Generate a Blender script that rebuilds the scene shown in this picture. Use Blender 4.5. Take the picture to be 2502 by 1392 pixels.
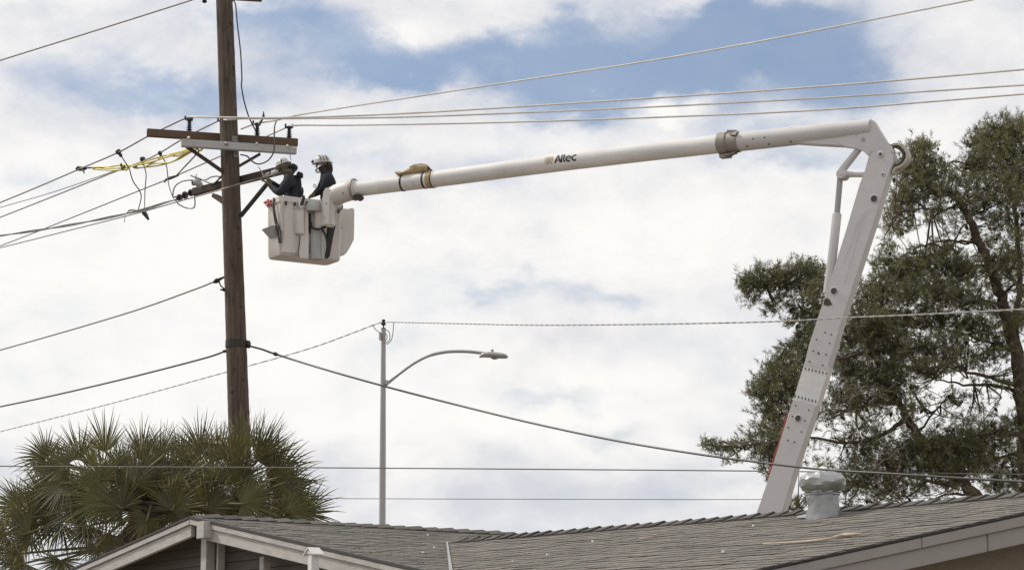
import bpy, bmesh, math, random
import numpy as np
from mathutils import Vector, Matrix

# ---------------------------------------------------------------- scene, camera, sky, sun
scene = bpy.context.scene
for o in list(bpy.data.objects):
    bpy.data.objects.remove(o)
COL = scene.collection
R = math.radians
rng = random.Random(7)
nrg = np.random.default_rng(7)

FPX, CX, CY = 6200.0, 1251.0, 696.0          # photograph: focal length and centre in its pixels
PITCH = R(10.156)
CAMZ = 1.7
cam_data = bpy.data.cameras.new('camera')
cam_data.sensor_width = 36
cam_data.sensor_fit = 'HORIZONTAL'
cam_data.lens = FPX / 2502 * 36
cam_data.clip_start = 0.2
cam_data.clip_end = 9000
cam = bpy.data.objects.new('camera', cam_data)
COL.objects.link(cam)
cam.location = (0, 0, CAMZ)
cam.rotation_euler = (math.pi / 2 + PITCH, 0, 0)
scene.camera = cam

scene.view_settings.view_transform = 'Standard'
scene.view_settings.look = 'None'
scene.view_settings.gamma = 1
scene.view_settings.exposure = 0.0
scene.view_settings.use_curve_mapping = False
scene.render.engine = 'CYCLES'
scene.cycles.use_denoising = True
scene.cycles.max_bounces = 6

SUN_AZ, SUN_EL = R(-66), R(47)
SUN_STRENGTH = 2.9
SKY_STRENGTH = 0.102

world = bpy.data.worlds.new('World')
scene.world = world
world.use_nodes = True


def build_sky():
    nt = world.node_tree
    nt.nodes.clear()
    N, L = nt.nodes.new, nt.links.new

    def math_(op, a, b=None, c=None):
        n = N('ShaderNodeMath')
        n.operation = op
        for i, v in enumerate((a, b, c)):
            if v is None:
                continue
            if isinstance(v, (int, float)):
                n.inputs[i].default_value = v
            else:
                L(v, n.inputs[i])
        return n.outputs[0]

    def mix(f, a, b):
        n = N('ShaderNodeMix')
        n.data_type = 'RGBA'
        if isinstance(f, (int, float)):
            n.inputs[0].default_value = f
        else:
            L(f, n.inputs[0])
        for i, v in ((6, a), (7, b)):
            if isinstance(v, tuple):
                n.inputs[i].default_value = (*v, 1)
            else:
                L(v, n.inputs[i])
        return n.outputs[2]

    tc = N('ShaderNodeTexCoord')
    sep = N('ShaderNodeSeparateXYZ')
    L(tc.outputs['Generated'], sep.inputs[0])
    x, y, z = sep.outputs

    mp = N('ShaderNodeMapping')
    mp.inputs['Scale'].default_value = (1, 1, 1.7)
    mp.inputs['Location'].default_value = (3.1, 0.7, 1.3)
    L(tc.outputs['Generated'], mp.inputs[0])

    def noise(scale, detail, rough, dist=0.0):
        n = N('ShaderNodeTexNoise')
        n.inputs['Scale'].default_value = scale
        n.inputs['Detail'].default_value = detail
        n.inputs['Roughness'].default_value = rough
        n.inputs['Distortion'].default_value = dist
        L(mp.outputs[0], n.inputs['Vector'])
        return n

    n1 = noise(11, 10, 0.60, 0.3)
    n2 = noise(21, 8, 0.58, 0.15)
    nw = noise(16, 5, 0.6)
    sw = N('ShaderNodeSeparateColor')
    L(nw.outputs['Color'], sw.inputs[0])
    az = math_('ARCTAN2', x, y)
    el = math_('ARCSINE', z)
    az = math_('ADD', az, math_('MULTIPLY', math_('SUBTRACT', sw.outputs[0], 0.5), 0.09))
    el = math_('ADD', el, math_('MULTIPLY', math_('SUBTRACT', sw.outputs[1], 0.5), 0.05))

    def blob(px, py, rx, ry, amp):
        a0, e0 = (px - CX) / FPX, PITCH - (py - CY) / FPX
        da = math_('DIVIDE', math_('SUBTRACT', az, a0), rx / FPX)
        de = math_('DIVIDE', math_('SUBTRACT', el, e0), ry / FPX)
        s = math_('ADD', math_('MULTIPLY', da, da), math_('MULTIPLY', de, de))
        return math_('MULTIPLY', math_('EXPONENT', math_('MULTIPLY', s, -1)), amp)

    def total(lst):
        t = lst[0]
        for v in lst[1:]:
            t = math_('ADD', t, v)
        return t

    # openings in the cloud where the blue shows, in directions of the real sky
    holes = total([blob(*b) for b in (
        (1500, 165, 330, 95, .60), (1900, 150, 300, 115, .55), (1180, 140, 300, 85, .48), (740, 120, 240, 85, .46), (960, 175, 160, 50, .3), (2130, 200, 140, 70, .3),
        (400, 255, 240, 48, .46), (120, 165, 190, 45, .36), (1430, 738, 170, 34, .30), (1270, 712, 90, 24, .22),
        (1410, 962, 190, 34, .32), (1500, 1042, 120, 26, .28), (2040, 290, 190, 50, .40), (1130, 430, 220, 40, .26),
        (330, 215, 260, 32, .30), (1440, 40, 120, 50, .44), (1830, 40, 190, 55, .44), (1420, 255, 200, 45, .40), (1950, 375, 170, 34, .34),
        (620, 50, 130, 55, .38), (60, 450, 140, 34, .22), (900, 200, 120, 40, .2), (2230, 260, 120, 50, .2))])
    puffs = total([blob(*b) for b in ((1640, 245, 105, 45, .66), (1030, 50, 150, 60, .46), (2420, 150, 170, 150, .42), (1260, 10, 100, 60, .22),
                                      (1690, 20, 60, 25, .25), (950, 275, 240, 50, .20), (1880, 215, 40, 30, .2))])
    cover = math_('ADD', math_('SUBTRACT', math_('MULTIPLY_ADD', n1.outputs['Fac'], 1.3, 0.06), math_('MULTIPLY', holes, 1.12)), puffs)
    ramp = N('ShaderNodeMapRange')
    ramp.interpolation_type = 'SMOOTHSTEP'
    ramp.inputs['From Min'].default_value = -0.04
    ramp.inputs['From Max'].default_value = 0.80
    L(cover, ramp.inputs['Value'])
    mask = ramp.outputs['Result']

    sky = N('ShaderNodeTexSky')
    sky.sky_type = 'NISHITA'
    sky.sun_disc = False
    sky.sun_elevation = SUN_EL
    sky.sun_rotation = SUN_AZ
    sky.air_density = 1.1
    sky.dust_density = 1.6
    sky.ozone_density = 6.0
    blue = N('ShaderNodeBackground')
    L(sky.outputs[0], blue.inputs['Color'])
    blue.inputs['Strength'].default_value = SKY_STRENGTH

    # cloud: thin lavender-grey veils to thick sunlit white
    bright = total([blob(*b) for b in ((60, 640, 430, 230, .55), (300, 880, 700, 220, .45), (150, -30, 420, 70, .6),
                                       (1250, 600, 800, 170, .34), (1150, 1000, 500, 110, .28), (1640, 245, 130, 45, .35),
                                       (1050, 55, 200, 60, .16), (2300, 600, 500, 300, .2), (2150, 1000, 500, 200, .3),
                                       (1400, 1230, 420, 60, -.22), (60, 1210, 200, 60, -.25), (900, 350, 400, 60, .12))])
    b = math_('ADD', math_('MULTIPLY_ADD', n2.outputs['Fac'], 1.2, -0.06), bright)
    r2 = N('ShaderNodeMapRange')
    r2.interpolation_type = 'SMOOTHSTEP'
    r2.inputs['From Min'].default_value = 0.15
    r2.inputs['From Max'].default_value = 0.95
    L(b, r2.inputs['Value'])
    cc = mix(r2.outputs['Result'], (0.665, 0.68, 0.745), (1.0, 0.978, 0.95))
    cl = N('ShaderNodeBackground')
    L(cc, cl.inputs['Color'])
    cl.inputs['Strength'].default_value = 1.0
    ms = N('ShaderNodeMixShader')
    thin = math_('MULTIPLY_ADD', mask, 0.82, 0.18)
    L(thin, ms.inputs[0])
    L(blue.outputs[0], ms.inputs[1])
    L(cl.outputs[0], ms.inputs[2])
    out = N('ShaderNodeOutputWorld')
    L(ms.outputs[0], out.inputs['Surface'])


build_sky()

sun_data = bpy.data.lights.new('sun', 'SUN')
sun_data.energy = SUN_STRENGTH
sun_data.angle = R(8)
sun_data.color = (1.0, 0.95, 0.87)
sun = bpy.data.objects.new('sun', sun_data)
COL.objects.link(sun)
S = Vector((math.sin(SUN_AZ) * math.cos(SUN_EL), math.cos(SUN_AZ) * math.cos(SUN_EL), math.sin(SUN_EL)))
sun.rotation_euler = S.to_track_quat('Z', 'Y').to_euler()
sun.location = S * 60

# ---------------------------------------------------------------- pixel rays to points
CAM = Vector((0, 0, CAMZ))
FW = Vector((0, math.cos(PITCH), math.sin(PITCH)))
UP = Vector((0, -math.sin(PITCH), math.cos(PITCH)))


def ray(px, py):
    return FW + Vector((1, 0, 0)) * ((px - CX) / FPX) + UP * ((CY - py) / FPX)


def at(px, py, Y):
    """world point seen at pixel (px, py) of the photograph and at distance Y"""
    r = ray(px, py)
    return CAM + r * (Y / r.y)


def atz(px, py, z):
    r = ray(px, py)
    return CAM + r * ((z - CAMZ) / r.z)


def on_plane(px, py, P, n):
    r = ray(px, py)
    return CAM + r * ((P - CAM).dot(n) / r.dot(n))


def proj(P):
    d = P - CAM
    w = d.dot(FW)
    return CX + FPX * d.x / w, CY - FPX * d.dot(UP) / w


def mpp(P):
    """metres per photograph pixel at P"""
    return (P - CAM).dot(FW) / FPX


# ---------------------------------------------------------------- materials
MATS = {}


def mat(name, col, rough=0.6, metal=0.0, var=0.0, scale=8.0, stretch=(1, 1, 1), bump=0.0, bscale=None, col2=None,
        detail=6, spec=0.5, rand=0.0, trans=0.0, contrast=1.0):
    """procedural surface: base colour varied by noise towards col2, optional bump, per-piece variation, leaf translucency"""
    if name in MATS:
        return MATS[name]
    m = bpy.data.materials.new(name)
    m.use_nodes = True
    nt = m.node_tree
    N, L = nt.nodes.new, nt.links.new
    p = nt.nodes['Principled BSDF']
    p.inputs['Roughness'].default_value = rough
    p.inputs['Metallic'].default_value = metal
    p.inputs['Specular IOR Level'].default_value = spec
    tc = N('ShaderNodeTexCoord')
    mp = N('ShaderNodeMapping')
    mp.inputs['Scale'].default_value = stretch
    geo = N('ShaderNodeNewGeometry')
    L(geo.outputs['Position'], mp.inputs[0])
    n = N('ShaderNodeTexNoise')
    n.inputs['Scale'].default_value = scale
    n.inputs['Detail'].default_value = detail
    n.inputs['Roughness'].default_value = 0.62
    L(mp.outputs[0], n.inputs['Vector'])
    mr = N('ShaderNodeMapRange')
    mr.inputs['From Min'].default_value = 0.5 - 0.28 / contrast
    mr.inputs['From Max'].default_value = 0.5 + 0.28 / contrast
    L(n.outputs['Fac'], mr.inputs['Value'])
    c2 = col2 if col2 else tuple(c * (1 - var) for c in col)
    mx = N('ShaderNodeMix')
    mx.data_type = 'RGBA'
    mx.inputs[6].default_value = (*col, 1)
    mx.inputs[7].default_value = (*c2, 1)
    L(mr.outputs['Result'], mx.inputs[0])
    cout = mx.outputs[2]
    if rand > 0:
        oi = N('ShaderNodeObjectInfo')
        ad = N('ShaderNodeMath')
        ad.operation = 'ADD'
        L(oi.outputs['Random'], ad.inputs[0])
        L(geo.outputs['Random Per Island'], ad.inputs[1])
        fr = N('ShaderNodeMath')
        fr.operation = 'FRACT'
        L(ad.outputs[0], fr.inputs[0])
        mr2 = N('ShaderNodeMapRange')
        mr2.inputs['To Min'].default_value = 1 - rand
        mr2.inputs['To Max'].default_value = 1 + rand
        L(fr.outputs[0], mr2.inputs['Value'])
        hv = N('ShaderNodeHueSaturation')
        L(mr2.outputs['Result'], hv.inputs['Value'])
        L(cout, hv.inputs['Color'])
        cout = hv.outputs['Color']
    L(cout, p.inputs['Base Color'])
    if bump > 0:
        nb = N('ShaderNodeTexNoise')
        nb.inputs['Scale'].default_value = bscale or scale * 3
        nb.inputs['Detail'].default_value = 5
        L(mp.outputs[0], nb.inputs['Vector'])
        bp = N('ShaderNodeBump')
        bp.inputs['Strength'].default_value = bump
        bp.inputs['Distance'].default_value = 0.02
        L(nb.outputs['Fac'], bp.inputs['Height'])
        L(bp.outputs[0], p.inputs['Normal'])
    if trans > 0:
        tb = N('ShaderNodeBsdfTranslucent')
        L(cout, tb.inputs['Color'])
        ms = N('ShaderNodeMixShader')
        ms.inputs[0].default_value = trans
        L(p.outputs[0], ms.inputs[1])
        L(tb.outputs[0], ms.inputs[2])
        L(ms.outputs[0], nt.nodes['Material Output'].inputs['Surface'])
    MATS[name] = m
    return m


WHITE = mat('white_paint', (0.74, 0.715, 0.685), 0.38, var=.12, scale=5, stretch=(1, 1, .5), bump=.05)
BOOMW = mat('boom_gelcoat', (0.80, 0.78, 0.75), 0.3, var=.20, scale=2.6, stretch=(.7, .7, 2.5), bump=.02, contrast=1.6)
STEELW = mat('boom_steel_paint', (0.63, 0.605, 0.59), 0.42, var=.14, scale=4, bump=.04)
BUCKET = mat('bucket_fibreglass', (0.66, 0.62, 0.575), 0.45, var=.16, scale=5, stretch=(1, 1, .35), bump=.06)
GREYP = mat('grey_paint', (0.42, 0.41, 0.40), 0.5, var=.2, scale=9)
COLLAR = mat('collar_metal', (0.36, 0.325, 0.28), 0.5, .2, var=.3, scale=20)
BLACK = mat('black_rubber', (0.022, 0.021, 0.021), 0.6, var=.3, scale=20)
DARKM = mat('dark_metal', (0.05, 0.043, 0.037), 0.5, .4, var=.3, scale=30)
STAIN = mat('dark_pin', (0.09, 0.08, 0.065), 0.55, .3, var=.4, scale=40)
POLEW = mat('pole_wood', (0.152, 0.112, 0.082), 0.85, col2=(0.055, 0.041, 0.031), scale=9, stretch=(4, 4, .22), bump=1.0, bscale=22, contrast=1.9)
ARMD = mat('dark_crossarm_wood', (0.085, 0.058, 0.042), 0.85, col2=(0.045, 0.032, 0.025), scale=12, stretch=(.5, 2, 6), bump=.5, bscale=20)
ARMW = mat('crossarm_wood', (0.165, 0.105, 0.066), 0.85, col2=(0.09, 0.055, 0.034), scale=12, stretch=(.5, 2, 6), bump=.5, bscale=20)
GALV = mat('galvanised_steel', (0.40, 0.39, 0.38), 0.45, .45, var=.2, scale=14)
LAMPG = mat('lamp_post_steel', (0.43, 0.42, 0.41), 0.5, .3, var=.2, scale=6, stretch=(1, 1, .3))
FIBREARM = mat('grey_arm_fibreglass', (0.47, 0.45, 0.44), 0.5, var=.15, scale=8)
POLYM = mat('insulator_polymer', (0.035, 0.04, 0.06), 0.4, var=.3, scale=20)
PORC = mat('insulator_porcelain', (0.06, 0.04, 0.032), 0.25, var=.3, scale=20)
WIREL = mat('covered_conductor', (0.88, 0.85, 0.80), 0.5, var=.35, scale=3)
WIRED = mat('bare_conductor', (0.20, 0.18, 0.165), 0.5, .3, var=.25, scale=3)
WIREK = mat('cable_jacket', (0.075, 0.068, 0.062), 0.5, var=.3, scale=4)
WIREM = mat('aluminium_conductor', (0.27, 0.25, 0.235), 0.5, .3, var=.25, scale=3)
YELLOW = mat('yellow_cover', (0.70, 0.58, 0.06), 0.5, var=.35, scale=12)
RED = mat('red_paint', (0.42, 0.035, 0.03), 0.5, var=.3, scale=20)
CANVAS = mat('tan_canvas', (0.58, 0.46, 0.27), 0.85, col2=(0.27, 0.17, 0.07), scale=14, bump=.5, bscale=30)
SHING = mat('asphalt_shingle', (0.225, 0.205, 0.178), 0.95, col2=(0.135, 0.123, 0.107), scale=16, stretch=(1, 1, 1), bump=.8, bscale=60, rand=.15, contrast=1.3)
RCAP = mat('ridge_shingle_shaded', (0.12, 0.108, 0.095), 0.95, col2=(0.06, 0.055, 0.05), scale=9, bump=.6, bscale=90, rand=.3)  # darker than the field shingles: shadow at the cap edges put into the colour
DECK = mat('roof_underlay', (0.06, 0.055, 0.05), 0.95, var=.3, scale=10)
FASC = mat('painted_fascia', (0.50, 0.475, 0.44), 0.6, var=.3, scale=6, stretch=(1, 1, 3), bump=.1, contrast=1.4)
FASC2 = mat('taupe_fascia', (0.325, 0.298, 0.275), 0.6, var=.12, scale=4, bump=.05)
SIDING = mat('brown_siding', (0.150, 0.134, 0.118), 0.8, var=.25, scale=5, stretch=(.6, .6, 5), bump=.3)
STUCCO = mat('tan_stucco', (0.28, 0.235, 0.178), 0.95, var=.18, scale=5, bump=.6, bscale=70)
FOIL = mat('crumpled_foil', (0.44, 0.44, 0.43), 0.38, .85, var=.15, scale=20, bump=.6, bscale=9)
PALE = mat('pale_dry_stalk', (0.60, 0.50, 0.37), 0.8, var=.3, scale=20)
FOILD = mat('dull_foil', (0.34, 0.34, 0.335), 0.4, .75, var=.2, scale=20, bump=.6, bscale=9)
SCRAP = mat('white_scrap', (0.8, 0.78, 0.74), 0.7, var=.1)
NAVY = mat('navy_jacket', (0.021, 0.023, 0.033), 0.9, var=.4, scale=18, bump=.4, bscale=40)
TROUS = mat('dark_trousers', (0.03, 0.032, 0.042), 0.9, var=.3, scale=18)
SKIN = mat('skin', (0.30, 0.17, 0.11), 0.6, var=.15, scale=20)
GAITER = mat('brown_hood_cloth', (0.12, 0.095, 0.06), 0.9, var=.3, scale=25, bump=.3)
DGAIT = mat('dark_face_cloth', (0.06, 0.042, 0.036), 0.9, var=.3, scale=25)
GLOVE = mat('work_glove_leather', (0.16, 0.12, 0.055), 0.8, var=.3, scale=30)
HAT = mat('hard_hat_shell', (0.58, 0.56, 0.53), 0.35, var=.25, scale=14)
NEEDLE = mat('pine_needles', (0.235, 0.220, 0.100), 0.65, col2=(0.098, 0.098, 0.048), scale=2.2, rand=.3, trans=.22)
BARK = mat('pine_bark', (0.105, 0.075, 0.056), 0.9, col2=(0.045, 0.033, 0.026), scale=14, stretch=(1, 1, .4), bump=.8, bscale=22)
DEADTW = mat('dead_twig', (0.23, 0.18, 0.14), 0.9, var=.35, scale=10)
CONE = mat('pine_cone', (0.035, 0.026, 0.02), 0.9, var=.3, scale=30)
FROND = mat('palm_blade', (0.140, 0.120, 0.038), 0.32, col2=(0.050, 0.051, 0.018), scale=4, rand=.42, trans=.32)
FRONDY = mat('palm_blade_yellowing', (0.185, 0.175, 0.060), 0.45, col2=(0.085, 0.088, 0.030), scale=4, rand=.3, trans=.34)
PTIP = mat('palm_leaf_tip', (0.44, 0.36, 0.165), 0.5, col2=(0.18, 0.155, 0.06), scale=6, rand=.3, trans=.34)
PDRY = mat('palm_dry_leaf', (0.26, 0.19, 0.11), 0.8, col2=(0.14, 0.10, 0.06), scale=6, rand=.3, trans=.2)
PETIO = mat('palm_stalk', (0.15, 0.135, 0.06), 0.6, var=.3, scale=10)
PTRUNK = mat('palm_trunk', (0.10, 0.072, 0.05), 0.95, var=.5, scale=12, bump=.9)
GROUND = mat('dry_ground', (0.22, 0.182, 0.14), 0.95, col2=(0.15, 0.125, 0.095), scale=.35, bump=.3, bscale=6)
LETTER = mat('black_lettering', (0.018, 0.016, 0.015), 0.5)
EMBLEM = mat('tan_emblem', (0.40, 0.31, 0.19), 0.5)
GLASSG = mat('lamp_lens', (0.25, 0.25, 0.25), 0.25, var=.1)
TYRE = mat('tyre_rubber', (0.025, 0.025, 0.025), 0.8)
DRIP = mat('dark_drip_edge', (0.05, 0.045, 0.042), 0.6, var=.3)


# ---------------------------------------------------------------- mesh builder
class MB:
    def __init__(self):
        self.v, self.f, self.mi = [], [], []
        self.slots = []
        self.cur = 0

    def use(self, m):
        if m not in self.slots:
            self.slots.append(m)
        self.cur = self.slots.index(m)
        return self

    def _add(self, vs, fs):
        o = len(self.v)
        self.v += [tuple(p) for p in vs]
        for f in fs:
            self.f.append(tuple(i + o for i in f))
            self.mi.append(self.cur)
        return self

    def hexa(self, b, t):
        """eight corners: bottom loop b (4), top loop t (4)"""
        return self._add(list(b) + list(t), [(3, 2, 1, 0), (4, 5, 6, 7), (0, 1, 5, 4), (1, 2, 6, 5), (2, 3, 7, 6), (3, 0, 4, 7)])

    def box(self, c, ax, ay, az):
        """centre and three half-extent vectors"""
        b = [c - ax - ay - az, c + ax - ay - az, c + ax + ay - az, c - ax + ay - az]
        return self.hexa(b, [p + 2 * az for p in b])

    def bar(self, A, B, w, h, up=Vector((0, 0, 1))):
        """box along A to B, w wide (sideways), h tall"""
        d = (B - A)
        s = d.cross(up)
        if s.length < 1e-6:
            s = d.cross(Vector((1, 0, 0)))
        s.normalize()
        u = s.cross(d).normalized()
        return self.box((A + B) / 2, d / 2, s * w / 2, u * h / 2)

    def prism(self, pts, ext):
        """polygon pts extruded by vector ext"""
        n = len(pts)
        vs = list(pts) + [p + ext for p in pts]
        fs = [tuple(range(n - 1, -1, -1)), tuple(range(n, 2 * n))]
        fs += [(i, (i + 1) % n, (i + 1) % n + n, i + n) for i in range(n)]
        return self._add(vs, fs)

    def tube(self, pts, rad, n=8, cap=True, roll=0.0):
        pts = [Vector(p) for p in pts]
        if not hasattr(rad, '__len__'):
            rad = [rad] * len(pts)
        vs, fs = [], []
        ref = None
        for i, p in enumerate(pts):
            t = (pts[min(i + 1, len(pts) - 1)] - pts[max(i - 1, 0)])
            if t.length < 1e-9:
                t = Vector((0, 0, 1))
            t.normalize()
            if ref is None:
                ref = Vector((0, 0, 1)) if abs(t.z) < .9 else Vector((1, 0, 0))
            s = t.cross(ref)
            if s.length < 1e-4:
                s = t.cross(Vector((.3, .9, .2)))
            s.normalize()
            ref = s.cross(t)
            for k in range(n):
                a = 2 * math.pi * k / n + roll
                vs.append(p + (s * math.cos(a) + ref * math.sin(a)) * rad[i])
        for i in range(len(pts) - 1):
            for k in range(n):
                a, b = i * n + k, i * n + (k + 1) % n
                fs.append((a, b, b + n, a + n))
        if cap:
            fs.append(tuple(range(n - 1, -1, -1)))
            fs.append(tuple((len(pts) - 1) * n + k for k in range(n)))
        return self._add(vs, fs)

    def lathe(self, base, axis, prof, n=14):
        """prof: list of (distance along axis, radius)"""
        axis = axis.normalized()
        s = axis.cross(Vector((0, 0, 1)) if abs(axis.z) < .9 else Vector((1, 0, 0))).normalized()
        u = s.cross(axis)
        vs, fs = [], []
        for d, r in prof:
            for k in range(n):
                a = 2 * math.pi * k / n
                vs.append(base + axis * d + (s * math.cos(a) + u * math.sin(a)) * max(r, 1e-4))
        for i in range(len(prof) - 1):
            for k in range(n):
                a, b = i * n + k, i * n + (k + 1) % n
                fs.append((a, b, b + n, a + n))
        fs.append(tuple(range(n - 1, -1, -1)))
        fs.append(tuple((len(prof) - 1) * n + k for k in range(n)))
        return self._add(vs, fs)

    def ball(self, c, rx, ry=None, rz=None, n=10, m=6):
        ry = ry or rx
        rz = rz or rx
        vs = [c + Vector((0, 0, -rz))]
        fs = []
        for j in range(1, m):
            ph = -math.pi / 2 + math.pi * j / m
            for k in range(n):
                a = 2 * math.pi * k / n
                vs.append(c + Vector((rx * math.cos(ph) * math.cos(a), ry * math.cos(ph) * math.sin(a), rz * math.sin(ph))))
        vs.append(c + Vector((0, 0, rz)))
        for k in range(n):
            fs.append((0, 1 + (k + 1) % n, 1 + k))
            fs.append((len(vs) - 1, 1 + (m - 2) * n + k, 1 + (m - 2) * n + (k + 1) % n))
        for j in range(m - 2):
            for k in range(n):
                a, b = 1 + j * n + k, 1 + j * n + (k + 1) % n
                fs.append((a, b, b + n, a + n))
        return self._add(vs, fs)

    def build(self, name, m=None, parent=None, origin=None, bevel=0, smooth=True, angle=40, fix=True):
        top = thing_of(parent)
        if origin is None:
            if top is not None:
                origin = Vector(top.location)
            else:
                arr = np.array([tuple(p) for p in self.v])
                origin = Vector(((arr[:, 0].min() + arr[:, 0].max()) / 2, (arr[:, 1].min() + arr[:, 1].max()) / 2, arr[:, 2].min()))
        me = bpy.data.meshes.new(name)
        o3 = tuple(origin)
        me.from_pydata([(p[0] - o3[0], p[1] - o3[1], p[2] - o3[2]) for p in self.v], [], self.f)
        slots = self.slots if self.slots else [m]
        for s in slots:
            me.materials.append(s)
        if self.slots:
            me.polygons.foreach_set('material_index', self.mi)
        if fix or bevel:
            bm = bmesh.new()
            bm.from_mesh(me)
            if bevel:
                es = [e for e in bm.edges if len(e.link_faces) == 2 and e.calc_face_angle(0) > 0.6]
                bmesh.ops.bevel(bm, geom=es, offset=bevel, segments=2, affect='EDGES', clamp_overlap=True)
            bmesh.ops.recalc_face_normals(bm, faces=bm.faces)
            bm.to_mesh(me)
            bm.free()
        if smooth:
            me.polygons.foreach_set('use_smooth', [True] * len(me.polygons))
            me.set_sharp_from_angle(angle=R(angle))
        me.update()
        ob = bpy.data.objects.new(name, me)
        COL.objects.link(ob)
        if parent is not None:
            ob.parent = parent
        else:
            ob.location = origin
        return ob


def thing_of(o):
    while o is not None and o.parent is not None:
        o = o.parent
    return o


def tag(o, label, cat, group=None, kind=None):
    o['label'] = label
    o['category'] = cat
    if group:
        o['group'] = group
    if kind:
        o['kind'] = kind
    return o


def thing(name, loc, label, cat, group=None):
    o = bpy.data.objects.new(name, None)
    o.empty_display_size = .3
    COL.objects.link(o)
    o.location = loc
    return tag(o, label, cat, group)


def smooth_path(pts, per=8):
    """Catmull-Rom through points"""
    pts = [Vector(p) for p in pts]
    P = [pts[0] * 2 - pts[1]] + pts + [pts[-1] * 2 - pts[-2]]
    out = []
    for i in range(1, len(P) - 2):
        for k in range(per):
            t = k / per
            a, b, c, d = P[i - 1], P[i], P[i + 1], P[i + 2]
            out.append(0.5 * ((2 * b) + (c - a) * t + (2 * a - 5 * b + 4 * c - d) * t * t + (3 * b - a - 3 * c + d) * t ** 3))
    out.append(pts[-1])
    return out

# ---------------------------------------------------------------- ground
gm = MB()
gm._add([Vector((-4000, -4000, 0)), Vector((4000, -4000, 0)), Vector((4000, 4000, 0)), Vector((-4000, 4000, 0))], [(0, 1, 2, 3)])
g = gm.build('ground', GROUND, origin=Vector((0, 0, 0)), fix=False)
g['kind'] = 'structure'

# ---------------------------------------------------------------- the house: two wings meeting at a valley
Z = Vector((0, 0, 1))
y1, y2 = R(56), R(46.0)
d1 = Vector((math.sin(y1), math.cos(y1), 0))
p1 = Vector((math.cos(y1), -math.sin(y1), 0))
d2 = Vector((-math.sin(y2), math.cos(y2), 0))
p2 = Vector((-math.cos(y2), -math.sin(y2), 0))
A1 = atz(468, 1262, 3.9)
RG1 = on_plane(1225, 1305, A1, p1)
K1 = on_plane(985, 1381, A1, d1)
K1L = on_plane(180, 1389, A1, d1)
e1u = (RG1 - A1).normalized()
n1 = (K1 - A1).cross(e1u).normalized()
if n1.z < 0:
    n1 = -n1
B2 = on_plane(1092, 1325, A1, n1)
Q2 = on_plane(2502, 1211, B2, p2)
VP = on_plane(1101, 1392, A1, n1)                # the valley seen at the frame's lower edge
n2 = (Q2 - B2).cross(VP - B2).normalized()
if n2.z < 0:
    n2 = -n2
Ca, Da = on_plane(2502, 1251, B2, n2), on_plane(1850, 1390, B2, n2)
rk2 = (Da - Ca) / (Da - Ca).dot(p2)             # per metre of run down the rake
G2 = Ca - rk2 * ((Ca - B2).dot(p2))
e2u = (G2 - B2).normalized()
rk1 = (K1 - A1) / (K1 - A1).dot(p1)
rk1L = (K1L - A1) / (K1L - A1).dot(-p1)
vdir = n1.cross(n2).normalized()
if vdir.z > 0:
    vdir = -vdir
kk = 0.95 / -vdir.z
V = B2 + vdir * kk
T1, T2 = (V - A1).dot(p1), (V - B2).dot(p2)
print('house s1 %.3f s1L %.3f s2 %.3f A %s B %s G %s V %s T1 %.2f T2 %.2f' % (-rk1.z, -rk1L.z, -rk2.z, A1[:], B2[:], G2[:], V[:], T1, T2))
house = thing('house', Vector((A1.x + 1.5, A1.y + 1, 0)), 'low single storey house with grey shingle roof and two gables', 'house')
inn1 = A1 + d1 * .35
# roof deck slabs
rf = MB()
E1 = on_plane(1230, 1335, A1, n1)
RG1x = RG1 + e1u * .05
off1, off2 = n1 * -.016, n2 * -.016
K1e = A1 + rk1 * T1
K1Le = A1 + rk1L * T1
rf.prism([p + off1 for p in (A1, RG1x, E1, B2 + n1 * -.02, V, K1e)], n1 * -.035)
nL = (rk1L).cross(e1u).normalized()
if nL.z < 0:
    nL = -nL
rf.prism([p + nL * -.018 for p in (A1, RG1x, RG1x + rk1L * T1, K1Le)], nL * -.035)
G2e = G2 + rk2 * T2
rf.prism([p + off2 for p in (B2 - e2u * .15, G2, G2e, V)], n2 * -.035)
pr2 = Vector((rk2.x, rk2.y, 0)).normalized()
dg = Vector((pr2.y, -pr2.x, 0))
if dg.dot(d2) < 0:
    dg = -dg
rk2b = Vector((-rk2.x, -rk2.y, rk2.z))
n2b = e2u.cross(rk2b).normalized()
if n2b.z < 0:
    n2b = -n2b
rf.prism([p + n2b * -.018 for p in (B2 - e2u * 1.2, G2, G2 + rk2b * T2, B2 - e2u * 1.2 + rk2b * T2)], n2b * -.035)
roof = rf.build('roof', SHING, house, smooth=False)

# shingles
def shingle_mesh(i, r):
    w = .298 * r.uniform(.93, 1)
    ln = r.uniform(.150, .200)
    sk = r.uniform(-.02, .02)
    t = r.uniform(.003, .005)
    lift = r.uniform(.001, .0045)
    m = MB()
    b = [Vector((-w / 2, -ln + .02, -.004 + lift)), Vector((w / 2, -ln + .02 + r.uniform(-.008, .008), -.004 + lift)),
         Vector((w / 2 + sk, .03, -.006)), Vector((-w / 2 + sk, .03, -.006))]
    tt = [b[0] + Vector((0, 0, t)), b[1] + Vector((0, 0, t)), b[2] + Vector((0, 0, .003)), b[3] + Vector((0, 0, .003))]
    m.hexa(b, tt)
    me = bpy.data.meshes.new('shingle')
    me.from_pydata(m.v, [], m.f)
    me.materials.append(SHING)
    me.update()
    return me


rs = random.Random(3)
SH = [shingle_mesh(i, rs) for i in range(8)]


def inside(poly, u, v):
    c = False
    for i in range(len(poly)):
        a, b = poly[i], poly[i - 1]
        if (a[1] > v) != (b[1] > v) and u < (b[0] - a[0]) * (v - a[1]) / (b[1] - a[1]) + a[0]:
            c = not c
    return c


places = []


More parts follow.
